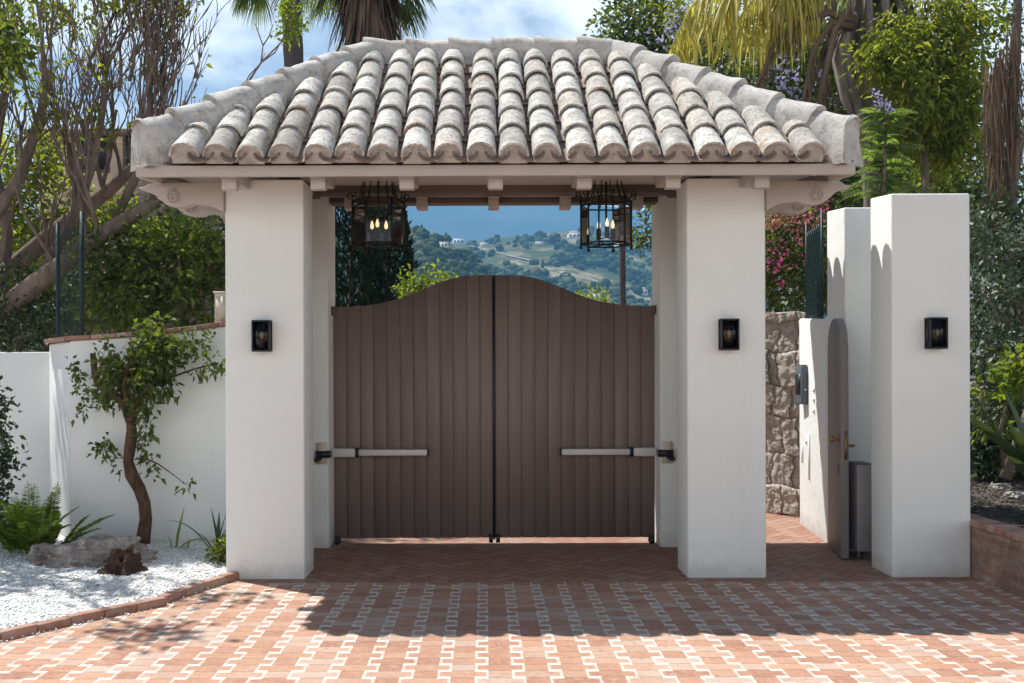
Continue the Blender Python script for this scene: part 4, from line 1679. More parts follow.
# --- strap leaved plants by the pillar
sp_ = ground(176, 549, .07)
t = thing('strelitzia', 'young strap leaved plant with one broad upright leaf in the gravel', 'plant', sp_)
m = MB()
strap(m, sp_, (.18, 0, 1), .42, .075, .1)
strap(m, sp_ + Vector((.02, 0, 0)), (.55, -.1, .55), .32, .06, .7)
strap(m, sp_ + Vector((-.05, 0, 0)), (-.1, -.1, .8), .16, .03, .3)
strap(m, sp_ + Vector((.1, 0.02, 0)), (.15, -.1, .8), .12, .025, .3)
m.build('leaves', L_BRIGHT, t)
sp_ = ground(213, 552, .07)
t = thing('iris_plant', 'clump of arching dark strap leaves beside the left gatehouse pillar', 'plant', sp_)
m = MB()
for dx_, L, wv, ar in ((-.9, .55, .035, .9), (-.25, .42, .05, .25), (.05, .38, .05, .15), (.3, .4, .05, .3), (.15, .30, .055, .3), (-.5, .3, .04, .8), (.5, .3, .04, .6)):
    strap(m, sp_ + Vector((random.uniform(-.04, .06), random.uniform(-.04, .04), 0)), (dx_ * .6, random.uniform(-.3, .1), 1), L, wv, ar)
m.build('leaves', L_STRAP, t)
leafy('low_shrub', 'low bright green tuft at the foot of the left gatehouse pillar', 'shrub', ground(219, 567, .06), [pxb(219, 556, 9, 8.2, 11), pxb(223, 545, 7, 8.25)], 420, .05, L_BRIGHT, tr=.012, clump=.03)

# --- big bare branched tree, left
bt = thing('bare_tree', 'large leaning tree with a thicket of bare grey branches above the left wall', 'tree', at(-60, 360, 12.5))
m = MB()
ends = []
trunks = [
    ([(-60, 352, 12.0), (0, 309, 12.0), (40, 280, 11.9), (80, 250, 11.9), (120, 222, 11.8), (165, 196, 11.8)], [.15, .14, .13, .12, .10, .08]),
    ([(-70, 330, 12.9), (-10, 285, 12.8), (50, 235, 12.8), (90, 205, 12.8), (120, 180, 12.7), (150, 150, 12.7)], [.14, .13, .12, .10, .085, .06]),
    ([(-60, 300, 12.0), (-20, 240, 12.0), (20, 175, 12.0), (40, 120, 12.0), (52, 70, 12.0)], [.09, .08, .07, .06, .045]),
    ([(40, 280, 12.3), (75, 215, 12.2), (95, 160, 12.2), (105, 100, 12.2), (108, 50, 12.2)], [.075, .06, .05, .04, .03]),
    ([(0, 309, 12.5), (8, 230, 12.6), (-6, 160, 12.6), (6, 90, 12.6), (0, 20, 12.7)], [.09, .075, .06, .05, .04]),
    ([(110, 228, 12.2), (135, 180, 12.2), (148, 130, 12.2), (152, 80, 12.2)], [.07, .055, .045, .03]),
]
for ti, (pl, rr) in enumerate(trunks):
    P_ = [at(*p) for p in pl]
    m.tube(P_, rr, 8, cap=True, wob=.05)
    for i in range(1, len(P_)):
        for k in range((0 if i < 3 else 2) if ti < 2 else (3 if i > 1 else 1)):
            q = P_[i - 1].lerp(P_[i], random.random())
            dd = Vector((random.uniform(-.35, .45), random.uniform(-.4, .4), 1.0))
            branch_tree(m, q, dd, random.uniform(.8, 1.3), min(.032, rr[i] * .45), 3, spread=.5, upb=.35, ends=ends, nseg=4, kids=(2, 3), shrink=.72, minr=.007, wander=.14)
# the outer spray against the sky
for (a, b) in ((150, 150), (160, 170), (140, 120), (150, 90), (155, 130), (110, 60), (165, 195), (130, 80), (90, 60), (148, 110), (158, 140), (145, 75), (152, 100), (160, 160), (130, 60), (150, 120), (120, 90), (140, 140)):
    branch_tree(m, at(a, b, 12.2), (random.uniform(.1, .7), random.uniform(-.3, .3), 1), random.uniform(.7, 1.0), .024, 3, .42, .3, ends, 4, (2, 3), .74, .0065, .10)
m.build('trunk', BARK, bt, smooth=True)
m = MB()
E = random.sample(ends, min(len(ends), 260))
P = np.array([tuple(e[0]) for e in E for _ in range(2)]) + RNG.normal(size=(len(E) * 2, 3)) * .05
hsel = (P[:, 2] > 4.6) | (RNG.random(len(P)) < .18)
P = P[hsel]
m.leaves(P, RNG.normal(size=P.shape), RNG.uniform(.06, .12, size=len(P)), .55, .2)
tb = [pxb(20, 10, 40, 12.3, 14), pxb(90, 8, 40, 12.3, 14), pxb(150, 4, 40, 12.3, 10), pxb(15, 45, 22, 12), pxb(60, -30, 90, 12, 30), pxb(150, -30, 60, 12, 22),
      pxb(100, 130, 16, 11.9), pxb(40, 110, 18, 11.8), pxb(20, 80, 18, 11.7), pxb(80, 60, 16, 11.8)]
P, D = clumped(tb, 1900, .10)
m.leaves(P, D, RNG.uniform(.06, .12, size=len(P)), .55, .2)
m.build('crown', L_BRIGHT, bt)

# --- shade tree outside the frame whose shadow falls over the gravel bed (the photo shows its shadow)
def caster(px, py, h):
    g = ground(px, py, .06)
    k = h / SUN.z
    return (g.x + SUN.x * k, g.y + SUN.y * k, h)
sb = [(caster(50, 565, 4.6), (.55, .45, .3)), (caster(25, 585, 4.3), (.35, .25, .25)), (caster(110, 560, 5.0), (.42, .4, .3)), (caster(170, 560, 5.2), (.35, .4, .25)),
      (caster(110, 590, 4.8), (.32, .2, .2)), (caster(-20, 560, 4.4), (.6, .5, .3)), (caster(150, 622, 5.6), (.28, .16, .15)), (caster(215, 588, 5.4), (.16, .14, .15)), (caster(75, 548, 5.2), (.5, .3, .3))]
leafy('shade_tree', 'slender leafy tree left of the frame whose branches shade the gravel', 'tree', (-6.9, 2.0, 0), sb, 4600, .12, L_MID, trunk=[(-6.8, 2.0, 1.6), (-6.5, 1.9, 3.4)], tr=.10, clump=.12)

# --- shrubs behind the left walls
leafy('hedge_shrub', 'dense green shrub mound behind the tall garden wall', 'shrub', at(150, 400, 11.6),
      [pxb(120, 300, 40, 11.4, 26), pxb(160, 270, 42, 11.8, 34), pxb(195, 300, 30, 11.4, 26), pxb(180, 235, 26, 12.0, 22), pxb(205, 260, 22, 11.6), pxb(100, 265, 22, 11.6), pxb(130, 240, 24, 12)], 3400, .12, L_MID, tr=.07, clump=.12)
leafy('hedge_shrub', 'yellow green fine leaved shrub top behind the tall garden wall', 'shrub', at(190, 400, 11.9),
      [pxb(178, 232, 26, 11.5, 14), pxb(200, 246, 18, 11.3, 14), pxb(160, 240, 14, 11.4)], 900, .075, L_LIME, tr=.05, clump=.10)
leafy('dark_hedge', 'dark green hedge behind the lower wall at the left edge', 'hedge', at(10, 400, 12.2),
      [pxb(10, 325, 44, 12.0, 26), pxb(50, 330, 26, 11.6, 22), pxb(-30, 320, 40, 12, 40), pxb(20, 290, 26, 12.2), pxb(60, 300, 22, 12.6)], 3200, .085, L_DARK, tr=.06, clump=.12)
leafy('garden_tree', 'bushy green tree behind the leaning bare trunks at the left', 'tree', at(40, 420, 15),
      [pxb(20, 170, 34, 14.5), pxb(55, 155, 24, 14.8), pxb(0, 220, 36, 14.5), pxb(60, 215, 30, 15), pxb(110, 210, 26, 15.5), pxb(35, 255, 34, 14.2)], 4200, .12, L_BRIGHT, tr=.10, clump=.16)
leafy('dark_tree', 'dark tree crown beside the tan house, behind the left brackets', 'tree', at(150, 420, 18),
      [pxb(195, 215, 26, 17, 20), pxb(160, 240, 40, 18, 30), pxb(215, 240, 22, 17), pxb(120, 290, 60, 18, 40), pxb(30, 300, 70, 18, 50)], 4200, .14, L_DARK, tr=.14, clump=.2)

# tan house behind the bare tree
hs = thing('tan_house', 'tan rendered house half hidden behind the bare tree branches', 'house', at(110, 372, 22))
hA = at(40, 372, 22); hB = at(172, 372, 22)
m = MB(); m.box(hA.x, hB.x, hA.y, hA.y + 6, -.2, 7.2)
m.build('wall', TANWALL, hs)
m = MB()
m.box(hA.x - .25, hB.x + .25, hA.y - .25, hA.y + 6.2, 7.202, 7.32)
m.build('roof', TANWALL, hs)
for wx in (95, 140):
    p = at(wx, 150, 22)
    m = MB(); m.box(p.x - .36, p.x + .36, hA.y - .06, hA.y - .002, p.z - .5, p.z + .5)
    wd = m.build('window', TRIMB, hs)
    m = MB(); m.box(p.x - .29, p.x + .29, hA.y - .075, hA.y - .062, p.z - .43, p.z + .43); m.build('pane', BLACKM, wd)
leafy('low_shrub', 'tan and green dry shrub leaning beside the left pillar', 'shrub', at(212, 400, 12.6), [pxb(215, 262, 14, 12.6, 10), pxb(222, 275, 10, 12.6, 12)], 420, .09, L_DEAD, tr=.03, clump=.07)

# --- palms behind the roof
def fan_leaf(m, c, d, L, n=26, spread=1.25, droop=.35, w=.05):
    """fan palm leaf: blades radiating from c around direction d"""
    d = Vector(d).normalized()
    s = d.cross(Vector((0, 0, 1)))
    if s.length < .05: s = Vector((1, 0, 0))
    s.normalize()
    for k in range(n):
        a = (k / (n - 1) - .5) * 2 * spread
        dd = d * math.cos(a) + s * math.sin(a)
        strap(m, c, dd, L * random.uniform(.85, 1.08) * (1 - .2 * abs(a) / spread), w, droop * random.uniform(.8, 1.5), 5, .15)


def fan_palm(label, base, top, tr0, tr1, skirt_n, skirt_len, skirt_r, leaf_dirs, L, barkm=BARKD, skirt_w=.05):
    t = thing('fan_palm', label, 'palm tree', base)
    base, top = Vector(base), Vector(top)
    m = MB()
    N = 30
    pts, rr = [], []
    for i in range(N + 1):
        s = i / N
        pts.append(base.lerp(top, s) + Vector((.08 * math.sin(s * 3), 0, 0)))
        rr.append((tr0 + (tr1 - tr0) * s) * (1 + .05 * (i % 2)))
    m.tube(pts, rr, 12, wob=.04)
    m.build('trunk', barkm, t)
    if skirt_n:
        m = MB()
        for k in range(skirt_n):
            a = random.uniform(0, 2 * PI)
            z = random.uniform(-.3, 1) * skirt_len * .8
            r = tr1 * random.uniform(.9, 1.2)
            p = top + Vector((math.cos(a) * r, math.sin(a) * r, z - skirt_len * .05))
            o_ = skirt_r * random.uniform(.25, 1)
            strap(m, p, (math.cos(a) * o_, math.sin(a) * o_, -.75), skirt_len * random.uniform(.55, 1.0), skirt_w * random.uniform(.5, 1.6), .7, 5, .2)
        m.build('skirt', L_DEAD, t)
    m = MB()
    for (d, drp) in leaf_dirs:
        c = top + Vector(d).normalized() * L * .9 + Vector((0, 0, .15 - drp * .5))
        m.tube([top + Vector((0, 0, .1)), top.lerp(c, .5) + Vector((0, 0, .25)), c], [.04, .03, .02], 5)
        fan_leaf(m, c, Vector(d) + Vector((0, 0, -.35 - drp)), L, droop=.7)
    m.build('fronds', L_PALM, t)
    return t


zt = at(370, 28, 24)
ld = [((math.cos(a), math.sin(a), random.uniform(-.1, .9)), random.uniform(.1, .6)) for a in [k * 2 * PI / 18 + .2 for k in range(18)]]
fan_palm('tall fan palm with a thick skirt of dead brown fronds behind the roof ridge', (zt.x, zt.y, -.2), zt + Vector((0, 0, .9)), .32, .36, 620, 2.0, .62, ld + [((.9, -.35, .0), .75), ((1, -.2, .15), .6), ((-1, -.2, .3), .6)], 1.15, skirt_w=.07)
zt2 = at(291, -30, 27)
ld2 = [((math.cos(a), math.sin(a), random.uniform(-.2, .8)), random.uniform(.2, .7)) for a in [k * 2 * PI / 14 for k in range(14)]]
fan_palm('slender fan palm with bare dark trunk behind the left hip', (at(300, 372, 27).x, zt2.y, -.2), zt2, .36, .26, 60, 1.2, .6, ld2 + [((-.9, -.3, -.1), .9), ((-.6, -.7, 0), 1.0), ((-1, .2, .1), .8), ((-.95, -.1, .3), .6), ((-.8, .5, 0), .9)], 1.3)

# leafy sprig and bare branch above the left hip
leafy('sprig_tree', 'thin bare twig with a bright leafy tip over the left hip', 'tree', at(238, 250, 13),
      [pxb(293, 16, 11, 13, 16), pxb(288, 34, 8, 13), pxb(303, 24, 6, 13)], 420, .07, L_LIME, trunk=[at(238, 180, 13), at(240, 95, 13), at(262, 62, 13), at(282, 42, 13)], tr=.02, clump=.06)
o = [x for x in bpy.data.objects if x.name.startswith('sprig_tree')][0]
m = MB()
for pl in ([(262, 62), (264, 45), (258, 28), (256, 22)], [(262, 62), (276, 52), (288, 30)], [(240, 95), (250, 75), (262, 62), (266, 52)], [(264, 45), (270, 36), (274, 24)]):
    m.tube([at(a, b, 13) for a, b in pl], [.011, .009, .007, .004][:len(pl)], 5)
m.build('twig', BARK, o)

# --- right background
leafy('dense_tree', 'dense mid green tree behind the right end of the ridge', 'tree', at(705, 372, 30),
      [pxb(640, 22, 34, 30), pxb(615, 50, 22, 30), pxb(668, 40, 30, 30), pxb(655, 5, 26, 31), pxb(690, 60, 34, 30), pxb(625, 75, 26, 30), pxb(662, 90, 60, 30)], 10000, .21, L_MID, tr=.3, clump=.3)
leafy('jacaranda', 'pale green jacaranda with lilac blossom above the right hip', 'tree', at(720, 372, 24),
      [pxb(690, 12, 26, 24), pxb(740, 20, 34, 24), pxb(700, 45, 24, 24), pxb(760, 70, 34, 24), pxb(720, 80, 30, 24)], 3800, .12, L_BRIGHT, tr=.2, clump=.3,
      extra=[('blossom', 300, .11, L_LILAC, [pxb(668, 22, 14, 23.6), pxb(690, 5, 16, 23.6), pxb(655, 38, 7, 23.6), pxb(675, 38, 10, 23.5), pxb(760, 85, 20, 23.4), pxb(700, 25, 12, 23.5)])])
leafy('backdrop_tree', 'broad dark green tree behind the dead palm at the right', 'tree', at(850, 372, 20),
      [pxb(780, 60, 46, 20), pxb(830, 40, 50, 20.5), pxb(790, 130, 50, 20), pxb(850, 130, 60, 20), pxb(900, 60, 50, 21), pxb(820, 200, 60, 19), pxb(900, 170, 60, 20.5), pxb(940, 110, 40, 20)], 15000, .16, L_MID, tr=.25, clump=.25,
      extra=[('blossom', 130, .12, L_LILAC, [pxb(800, 85, 25, 19), pxb(780, 60, 20, 19)])])
leafy('bright_tree', 'bright yellow green tree with drooping leaves behind the right pillars', 'tree', at(915, 372, 13),
      [pxb(905, 40, 22, 13, 20), pxb(938, 72, 24, 13.2, 20), pxb(892, 78, 18, 12.7, 22), pxb(925, 118, 26, 13, 20), pxb(957, 58, 20, 13.4, 16), pxb(966, 22, 16, 13.5), pxb(884, 50, 14, 12.6), pxb(942, 18, 18, 13.2, 12), pxb(948, 150, 24, 13.2, 18), pxb(876, 66, 9, 12.6, 14), pxb(912, 98, 14, 12.5, 18), pxb(968, 95, 14, 13, 20), pxb(905, 140, 14, 12.8, 12), pxb(962, 125, 12, 13)],
      6400, .125, L_BRIGHT, tr=.08, clump=.14, droop=.4, asp=.36, seedcl=22)
leafy('dark_tree', 'tall dark evergreen mass far behind the feathery sapling at the right', 'tree', at(870, 372, 25),
      [pxb(730, 90, 60, 25), pxb(800, 60, 60, 25), pxb(870, 70, 60, 25.5), pxb(940, 90, 60, 25), pxb(780, 170, 70, 25), pxb(870, 180, 80, 25), pxb(960, 190, 60, 25), pxb(1010, 240, 60, 25), pxb(900, 260, 90, 25), pxb(790, 260, 80, 25)], 13000, .24, L_DARK, tr=.3, clump=.35)
leafy('airy_tree', 'airy green tree with sky showing through at the right edge', 'tree', at(985, 372, 17),
      [pxb(980, 15, 30, 17, 22), pxb(1015, 30, 26, 17), pxb(990, 130, 34, 17.5), pxb(960, 180, 36, 17), pxb(1010, 200, 40, 17), pxb(930, 200, 40, 17), pxb(1030, 110, 20, 17)], 3400, .13, L_MID, tr=.12, clump=.2)


# pinnate palm with yellow hanging fronds and dead grey sheaths
def pinnate(mb, pts, L, n, w, hang=.9, both=True, jitter=.3):
    P_ = [Vector(p) for p in pts]
    # resample
    seg = []
    for k in range(n):
        s = k / (n - 1) * (len(P_) - 1)
        i = min(int(s), len(P_) - 2)
        q = P_[i].lerp(P_[i + 1], s - i)
        t_ = (P_[i + 1] - P_[i]).normalized()
        side = t_.cross(Vector((0, 0, 1)))
        if side.length < .1: side = Vector((1, 0, 0))
        side.normalize()
        for sg in (-1, 1):
            d = side * sg * random.uniform(.1, .9) + t_ * random.uniform(-.15, .7) + Vector((0, 0, -hang * random.uniform(.5, 1.3) + .35))
            strap(mb, q, d, L * random.uniform(.4, 1.2) * (.55 + .45 * math.sin(PI * min(1, .15 + k / n))), w * random.uniform(.7, 1.3), .9, 6, .2)


qp = thing('feather_palm', 'feather palm with grey split trunk and yellow drooping fronds behind the right hip', 'palm tree', at(868, 372, 14))
m = MB()
tp = [(872, 420), (872, 300), (872, 200), (868, 130), (866, 70), (866, 20), (864, -40), (862, -90)]
m.tube([at(a, b, 14) for a, b in tp], [.12, .12, .12, .15, .23, .26, .25, .2], 14, wob=.12)
m.build('trunk', BARKG, qp)
m = MB()
for k in range(60):
    a = random.uniform(0, 2 * PI)
    z = random.uniform(30, -70)
    c = at(866, z, 14)
    p = c + Vector((math.cos(a) * .25, math.sin(a) * .25, 0))
    strap(m, p, (math.cos(a) * .5, math.sin(a) * .5, -.8), random.uniform(.8, 2.0), random.uniform(.05, .16), .6, 7, .45)
for pl in ([(856, 15), (842, 60), (848, 100), (858, 130)], [(880, 5), (892, 40), (884, 90), (876, 120)], [(850, 20), (846, 70), (862, 120), (870, 170)]):
    m.tube([at(a, b, 13.7) for a, b in pl], [.09, .11, .08, .02], 6, wob=.25)
m.build('dead_sheaths', BARKG, qp)
m = MB()
for pl in ([(856, 22), (830, 14), (800, 22), (775, 45), (762, 78), (752, 95)], [(856, 28), (832, 24), (815, 50), (808, 85), (802, 112)], [(850, 10), (836, 30), (828, 70), (820, 110)]):
    pts = [at(a, b, 13.5) for a, b in pl]
    m.tube(pts, [.06, .05, .042, .035, .03, .02][:len(pts)], 6)
    pinnate(m, pts[2:], .7, 26, .02, 1.4)
m.build('dead_fronds', L_DEAD, qp)
m = MB()
for pl, L, n in (([(850, -60), (800, -72), (745, -40), (705, 0), (684, 35), (676, 62)], 1.15, 60), ([(852, -50), (815, -50), (775, -22), (745, 12), (728, 40)], 1.1, 54),
                 ([(852, -40), (835, -46), (805, -25), (780, 5), (768, 30)], 1.0, 46), ([(850, -55), (780, -66), (725, -30), (692, 8), (672, 50)], .95, 44), ([(850, -45), (810, -30), (772, -2), (752, 38)], 1.0, 44), ([(855, -50), (830, -30), (806, -2), (794, 26)], 1.0, 40), ([(852, -46), (790, -48), (735, -16), (712, 22)], 1.05, 46), ([(858, -50), (890, -60), (930, -40), (950, -10)], 1.0, 40), ([(852, -48), (822, -40), (795, -14), (776, 14)], .95, 44)):
    pts = [at(a, b, 13.6 + random.uniform(-.3, .3)) for a, b in pl]
    m.tube(pts, [.035, .03, .025, .02, .014, .01][:len(pts)], 5)
    pinnate(m, pts[1:], L, n, .036, 1.3)
m.build('yellow_fronds', L_YEL, qp)

# shaggy palm trunk, far right
hp = thing('shaggy_palm', 'palm with shaggy brown hanging fibres at the right edge', 'palm tree', at(1010, 372, 12))
m = MB(); m.tube([at(1012, 420, 12), at(1009, 250, 12), at(1013, 120, 12), at(1019, 0, 12), at(1022, -80, 12)], [.10, .09, .07, .05, .05], 10, wob=.08); m.build('trunk', BARKD, hp)
m = MB()
for k in range(620):
    u = random.random()
    py = 25 + 55 * u ** 1.5 + random.random() ** 1.3 * 120
    p = at(1017 - 30 * u + random.uniform(-5, 6), py, 11.85 + random.uniform(-.2, .25))
    strap(m, p, (random.uniform(-.22, .3), random.uniform(-.2, .1), -1), random.uniform(.25, .9), random.uniform(.008, .026), .4, 5, .2)
m.build('fibre_skirt', L_DEAD, hp)
m = MB()
for a in range(9):
    an = a * 2 * PI / 9
    c = at(1020, -70, 12)
    pts = [c, c + Vector((math.cos(an) * .8, math.sin(an) * .8, .5)), c + Vector((math.cos(an) * 1.6, math.sin(an) * 1.6, .2)), c + Vector((math.cos(an) * 2.1, math.sin(an) * 2.1, -.6))]
    m.tube(pts, [.03, .025, .02, .01], 5); pinnate(m, pts, .6, 36, .03, .6)
m.build('fronds', L_PALM, hp)

# feathery young tree in front of the palms
ft = thing('feathery_tree', 'feathery fern leaved sapling rising above the right pillars', 'tree', at(880, 400, 11.4))
m, ml = MB(), MB()
m.tube([at(880, 420, 11.4), at(882, 250, 11.4), at(884, 180, 11.4), at(888, 110, 11.4)], [.05, .04, .03, .01], 6)
for k in range(64):
    py = random.uniform(110, 240)
    c = at(884 + random.uniform(-3, 3), py, 11.4)
    sg = random.choice((-1, 1))
    an = random.uniform(-.9, .9)
    d = Vector((sg * math.cos(an), math.sin(an) * .8, random.uniform(.1, .7)))
    L = random.uniform(.35, .66) * (0.55 + .55 * (py - 112) / 120)
    pts = [c]; dd = d.normalized()
    for i in range(10):
        dd = (dd + Vector((0, 0, -.085))).normalized(); pts.append(pts[-1] + dd * L / 10)
    m.tube(pts, .005, 3, cap=False)
    PP, DD, SS = [], [], []
    roll = random.uniform(-1.2, 1.2)
    for i in range(1, 11):
        t_ = (pts[i] - pts[i - 1]).normalized(); s_ = Matrix.Rotation(roll, 3, t_) @ t_.cross(Vector((0, 0, 1))).normalized()
        for sg2 in (-1, 1):
            for q in (0, .25, .5, .75):
                PP.append(tuple(pts[i].lerp(pts[i - 1], q))); DD.append(tuple(s_ * sg2 + t_ * .4 + Vector((0, 0, .15)))); SS.append(random.uniform(.06, .11) * (1.1 - i / 14))
    ml.leaves(np.array(PP), np.array(DD), np.array(SS), .16, .25, .1, up=2)
m.build('trunk', BARK, ft); ml.build('crown', L_FEATH, ft)
P, D = clumped([pxb(886, 105, 7, 11.3), pxb(878, 98, 4, 11.3)], 70, .03); m = MB(); m.leaves(P, D, np.full(len(P), .05), .6); m.build('blossom', L_LILAC, ft)

leafy('bougainvillea', 'bougainvillea hedge with magenta and faded bracts above the stone wall', 'shrub', (3.6, 4.75, 0),
      [pxb(785, 235, 30, 12.6), pxb(815, 230, 28, 12.6), pxb(790, 285, 32, 12.5), pxb(822, 280, 28, 12.7), pxb(845, 240, 30, 13), pxb(760, 260, 34, 12.6), pxb(800, 210, 22, 12.5), pxb(840, 300, 24, 12.6)],
      5200, .075, L_MID, tr=.06, clump=.10,
      extra=[('blossom', 190, .055, L_PINK, [pxb(810, 212, 24, 12.2), pxb(778, 235, 14, 12.0), pxb(800, 265, 32, 12.1, 40), pxb(775, 280, 10, 12.0, 40), pxb(830, 215, 14, 12.1)]),
             ('faded_blossom', 300, .06, L_PEACH, [pxb(785, 215, 20, 12.2, 14), pxb(800, 228, 22, 12.2, 12)])])

# right planter and its plants
pw = thing('planter_wall', 'low red brick retaining wall of the planter right of the free-standing pillar', 'wall', (4.0, -1, 0))
m = MB()
yy0, yy1 = -2.2, 0.43
m.box(3.96, 4.13, yy0, yy1, -.02, .42)
bevel(m.build('wall', WBRICK, pw), .008)
m = MB()
y = yy0
while y < yy1 - .05:
    m.mbox(Matrix.Translation((4.045, y + .06, .449 + random.uniform(-.004, .004))), .20, .112, .055); y += .122
bevel(m.build('coping', CLAY, pw), .008, 2)
m = MB()
sv, sf = [], []
NXg, NYg = 50, 70
for i in range(NXg):
    for j in range(NYg):
        x = 4.132 + 5.5 * (i / (NXg - 1)) ** 1.5; y = -2.4 + 8.5 * j / (NYg - 1)
        sv.append((x, y, .40 + .05 * mnoise.noise((x * 2, y * 2, 5)) + .015 * mnoise.noise((x * 11, y * 11, 5)) + .04 * max(0, y - .4)))
for i in range(NXg - 1):
    for j in range(NYg - 1):
        a = i * NYg + j; sf.append((a, a + NYg, a + NYg + 1, a + 1))
m.add(sv, sf); struct(m.build('planter_soil', SOIL, smooth=True))
m = MB()
for k in range(2600):
    x, y = 4.14 + abs(random.gauss(0, .9)), random.uniform(-1.5, 3.5)
    r = random.uniform(.008, .026)
    v = oct_ * np.array([random.uniform(.6, 1.6), random.uniform(.6, 1.4), .5]) * r
    m.addq(v + np.array([x, y, .41 + .05 * mnoise.noise((x * 2, y * 2, 5)) + .04 * max(0, y - .4)]), octf)
struct(m.build('bark_mulch', SOIL), 'stuff')
for k, (px, py, sx_) in enumerate(((1018, 500, .12), (1020, 484, .2), (985, 482, .18), (1000, 492, .12))):
    p = ground(px, py, .44)
    rock('garden_rock', ['pale stone at the right edge in the planter soil under the agave', 'pale stone at the back of the planter, by the right edge', 'pale stone in the planter nearest the free-standing pillar', 'small pale stone between two larger ones at the planter back'][k], (p.x, p.y, .46), (sx_, .14, .05), ROCK, 20 + k * 3, sub=3, am=.2)
leafy('climber_shrub', 'tall shrub covered in white flecked leaves behind the free-standing pillar', 'shrub', at(1005, 480, 9.8),
      [pxb(990, 235, 22, 9.8, 26), pxb(1010, 260, 26, 9.8), pxb(990, 300, 28, 9.7, 34), pxb(1020, 300, 24, 9.9), pxb(985, 350, 22, 9.6, 30), pxb(1012, 355, 26, 9.7, 30), pxb(990, 400, 24, 9.6, 26), pxb(1035, 270, 30, 10), pxb(1040, 350, 34, 10)],
      4600, .075, L_VAR, tr=.06, clump=.07)
leafy('dark_hedge', 'dark evergreen hedge behind the white flecked climber at the right edge', 'hedge', at(1010, 480, 11.6),
      [pxb(990, 230, 30, 11.5), pxb(1030, 240, 34, 11.6), pxb(985, 290, 34, 11.5), pxb(1030, 300, 36, 11.6), pxb(990, 350, 34, 11.4), pxb(1035, 370, 40, 11.6), pxb(990, 410, 34, 11.4), pxb(1040, 430, 40, 11.6)], 4200, .10, L_DARK, tr=.05, clump=.12)
leafy('low_shrub', 'dark leafy shrub at the planter back under the climber', 'shrub', at(1000, 492, 10.6),
      [pxb(985, 440, 22, 10.6), pxb(1010, 440, 26, 10.8), pxb(1040, 430, 40, 10.8), pxb(970, 460, 18, 10.6), pxb(1000, 470, 18, 10.6)], 2400, .10, L_DARK, tr=.03, clump=.10)
leafy('low_shrub', 'lime leaved shrub in the planter behind the agave', 'shrub', at(1003, 470, 9.5),
      [pxb(1010, 385, 14, 9.2), pxb(1018, 365, 9, 9.1), pxb(975, 400, 9, 10.2), pxb(990, 425, 9, 10.2)], 500, .11, L_LIME, tr=.02, clump=.07)
pa = at(1040, 492, 8.7)
ag = thing('agave', 'agave with long stiff grey green leaves in the planter at the right edge', 'agave', pa)
m = MB()
for tx, ty, Z, wv in ((965, 411, 8.3, .13), (985, 425, 8.5, .11), (1003, 388, 8.9, .12), (1010, 425, 8.2, .12), (1035, 380, 8.8, .12), (1060, 395, 8.6, .12), (1085, 410, 8.9, .12), (1095, 440, 8.4, .12), (1005, 455, 8.15, .11), (1030, 420, 9.2, .12), (1060, 430, 8.1, .12)):
    tip = at(tx, ty, Z); d = tip - pa
    strap(m, pa, d + Vector((0, 0, .02)), d.length * 1.02, wv * 1.6, .05, 8, .3)
m.build('leaves', L_STRAP, ag)
pa2 = at(1012, 540, 7.9)

# --- seen through the gate opening
for k, (cx_, wpx, top, lab) in enumerate(((352, 26, 150, 'dark columnar cypress seen left of the left lantern'), (388, 22, 165, 'dark columnar cypress seen below the left lantern'))):
    Z = 19.5 + k * .8
    t = thing('cypress', lab, 'tree', (at(cx_, 372, Z).x, at(cx_, 372, Z).y, -.2), 'cypresses beyond the gate')
    c0 = at(cx_, 372, Z); htop = at(cx_, top, Z).z
    m = MB(); m.tube([(c0.x, c0.y, -.2), (c0.x, c0.y, htop * .9)], [.14, .03], 7); m.build('trunk', BARKD, t)
    n = 9000
    zz = RNG.uniform(.2, htop, n); a = RNG.uniform(0, 2 * PI, n)
    rmax = wpx * Z / F * np.clip(np.minimum(1.0, (htop - zz) / 1.6 + .08), 0, 1) * (1 + .16 * np.sin(zz * 5 + a * 3) + .1 * np.sin(zz * 13 + a * 5))
    rr = rmax * np.sqrt(RNG.uniform(.5, 1, n))
    P = np.stack([c0.x + rr * np.cos(a), c0.y + rr * np.sin(a), zz], axis=1)
    D = np.stack([np.cos(a) * .5, np.sin(a) * .5, np.ones(n)], axis=1) + RNG.normal(size=(n, 3)) * .3
    m = MB(); m.leaves(P, D, RNG.uniform(.08, .18, n), .4, 0); m.build('crown', L_CYP, t)
leafy('lime_shrub', 'lime yellow bush showing above the left gate leaf', 'shrub', at(430, 372, 15),
      [pxb(425, 295, 20, 15, 16), pxb(445, 283, 16, 15, 14), pxb(412, 285, 10, 15, 12), pxb(440, 310, 24, 15), pxb(418, 315, 20, 15)], 1800, .10, L_LIME, tr=.05, clump=.10)
leafy('lime_shrub', 'low green yellow bush just above the right gate leaf', 'shrub', at(570, 372, 40),
      [pxb(560, 308, 16, 40, 9), pxb(580, 306, 14, 40, 8), pxb(595, 312, 20, 40)], 900, .22, L_LIME, tr=.1, clump=.2)
p0 = at(620, 372, 26)
zp = at(620, 120, 26)
fan_palm('slender palm trunk seen through the gate below the right lantern', (p0.x, p0.y, -3), zp, .095, .08, 30, .6, .6, [((math.cos(k), math.sin(k), .4), .2) for k in range(10)], .7)
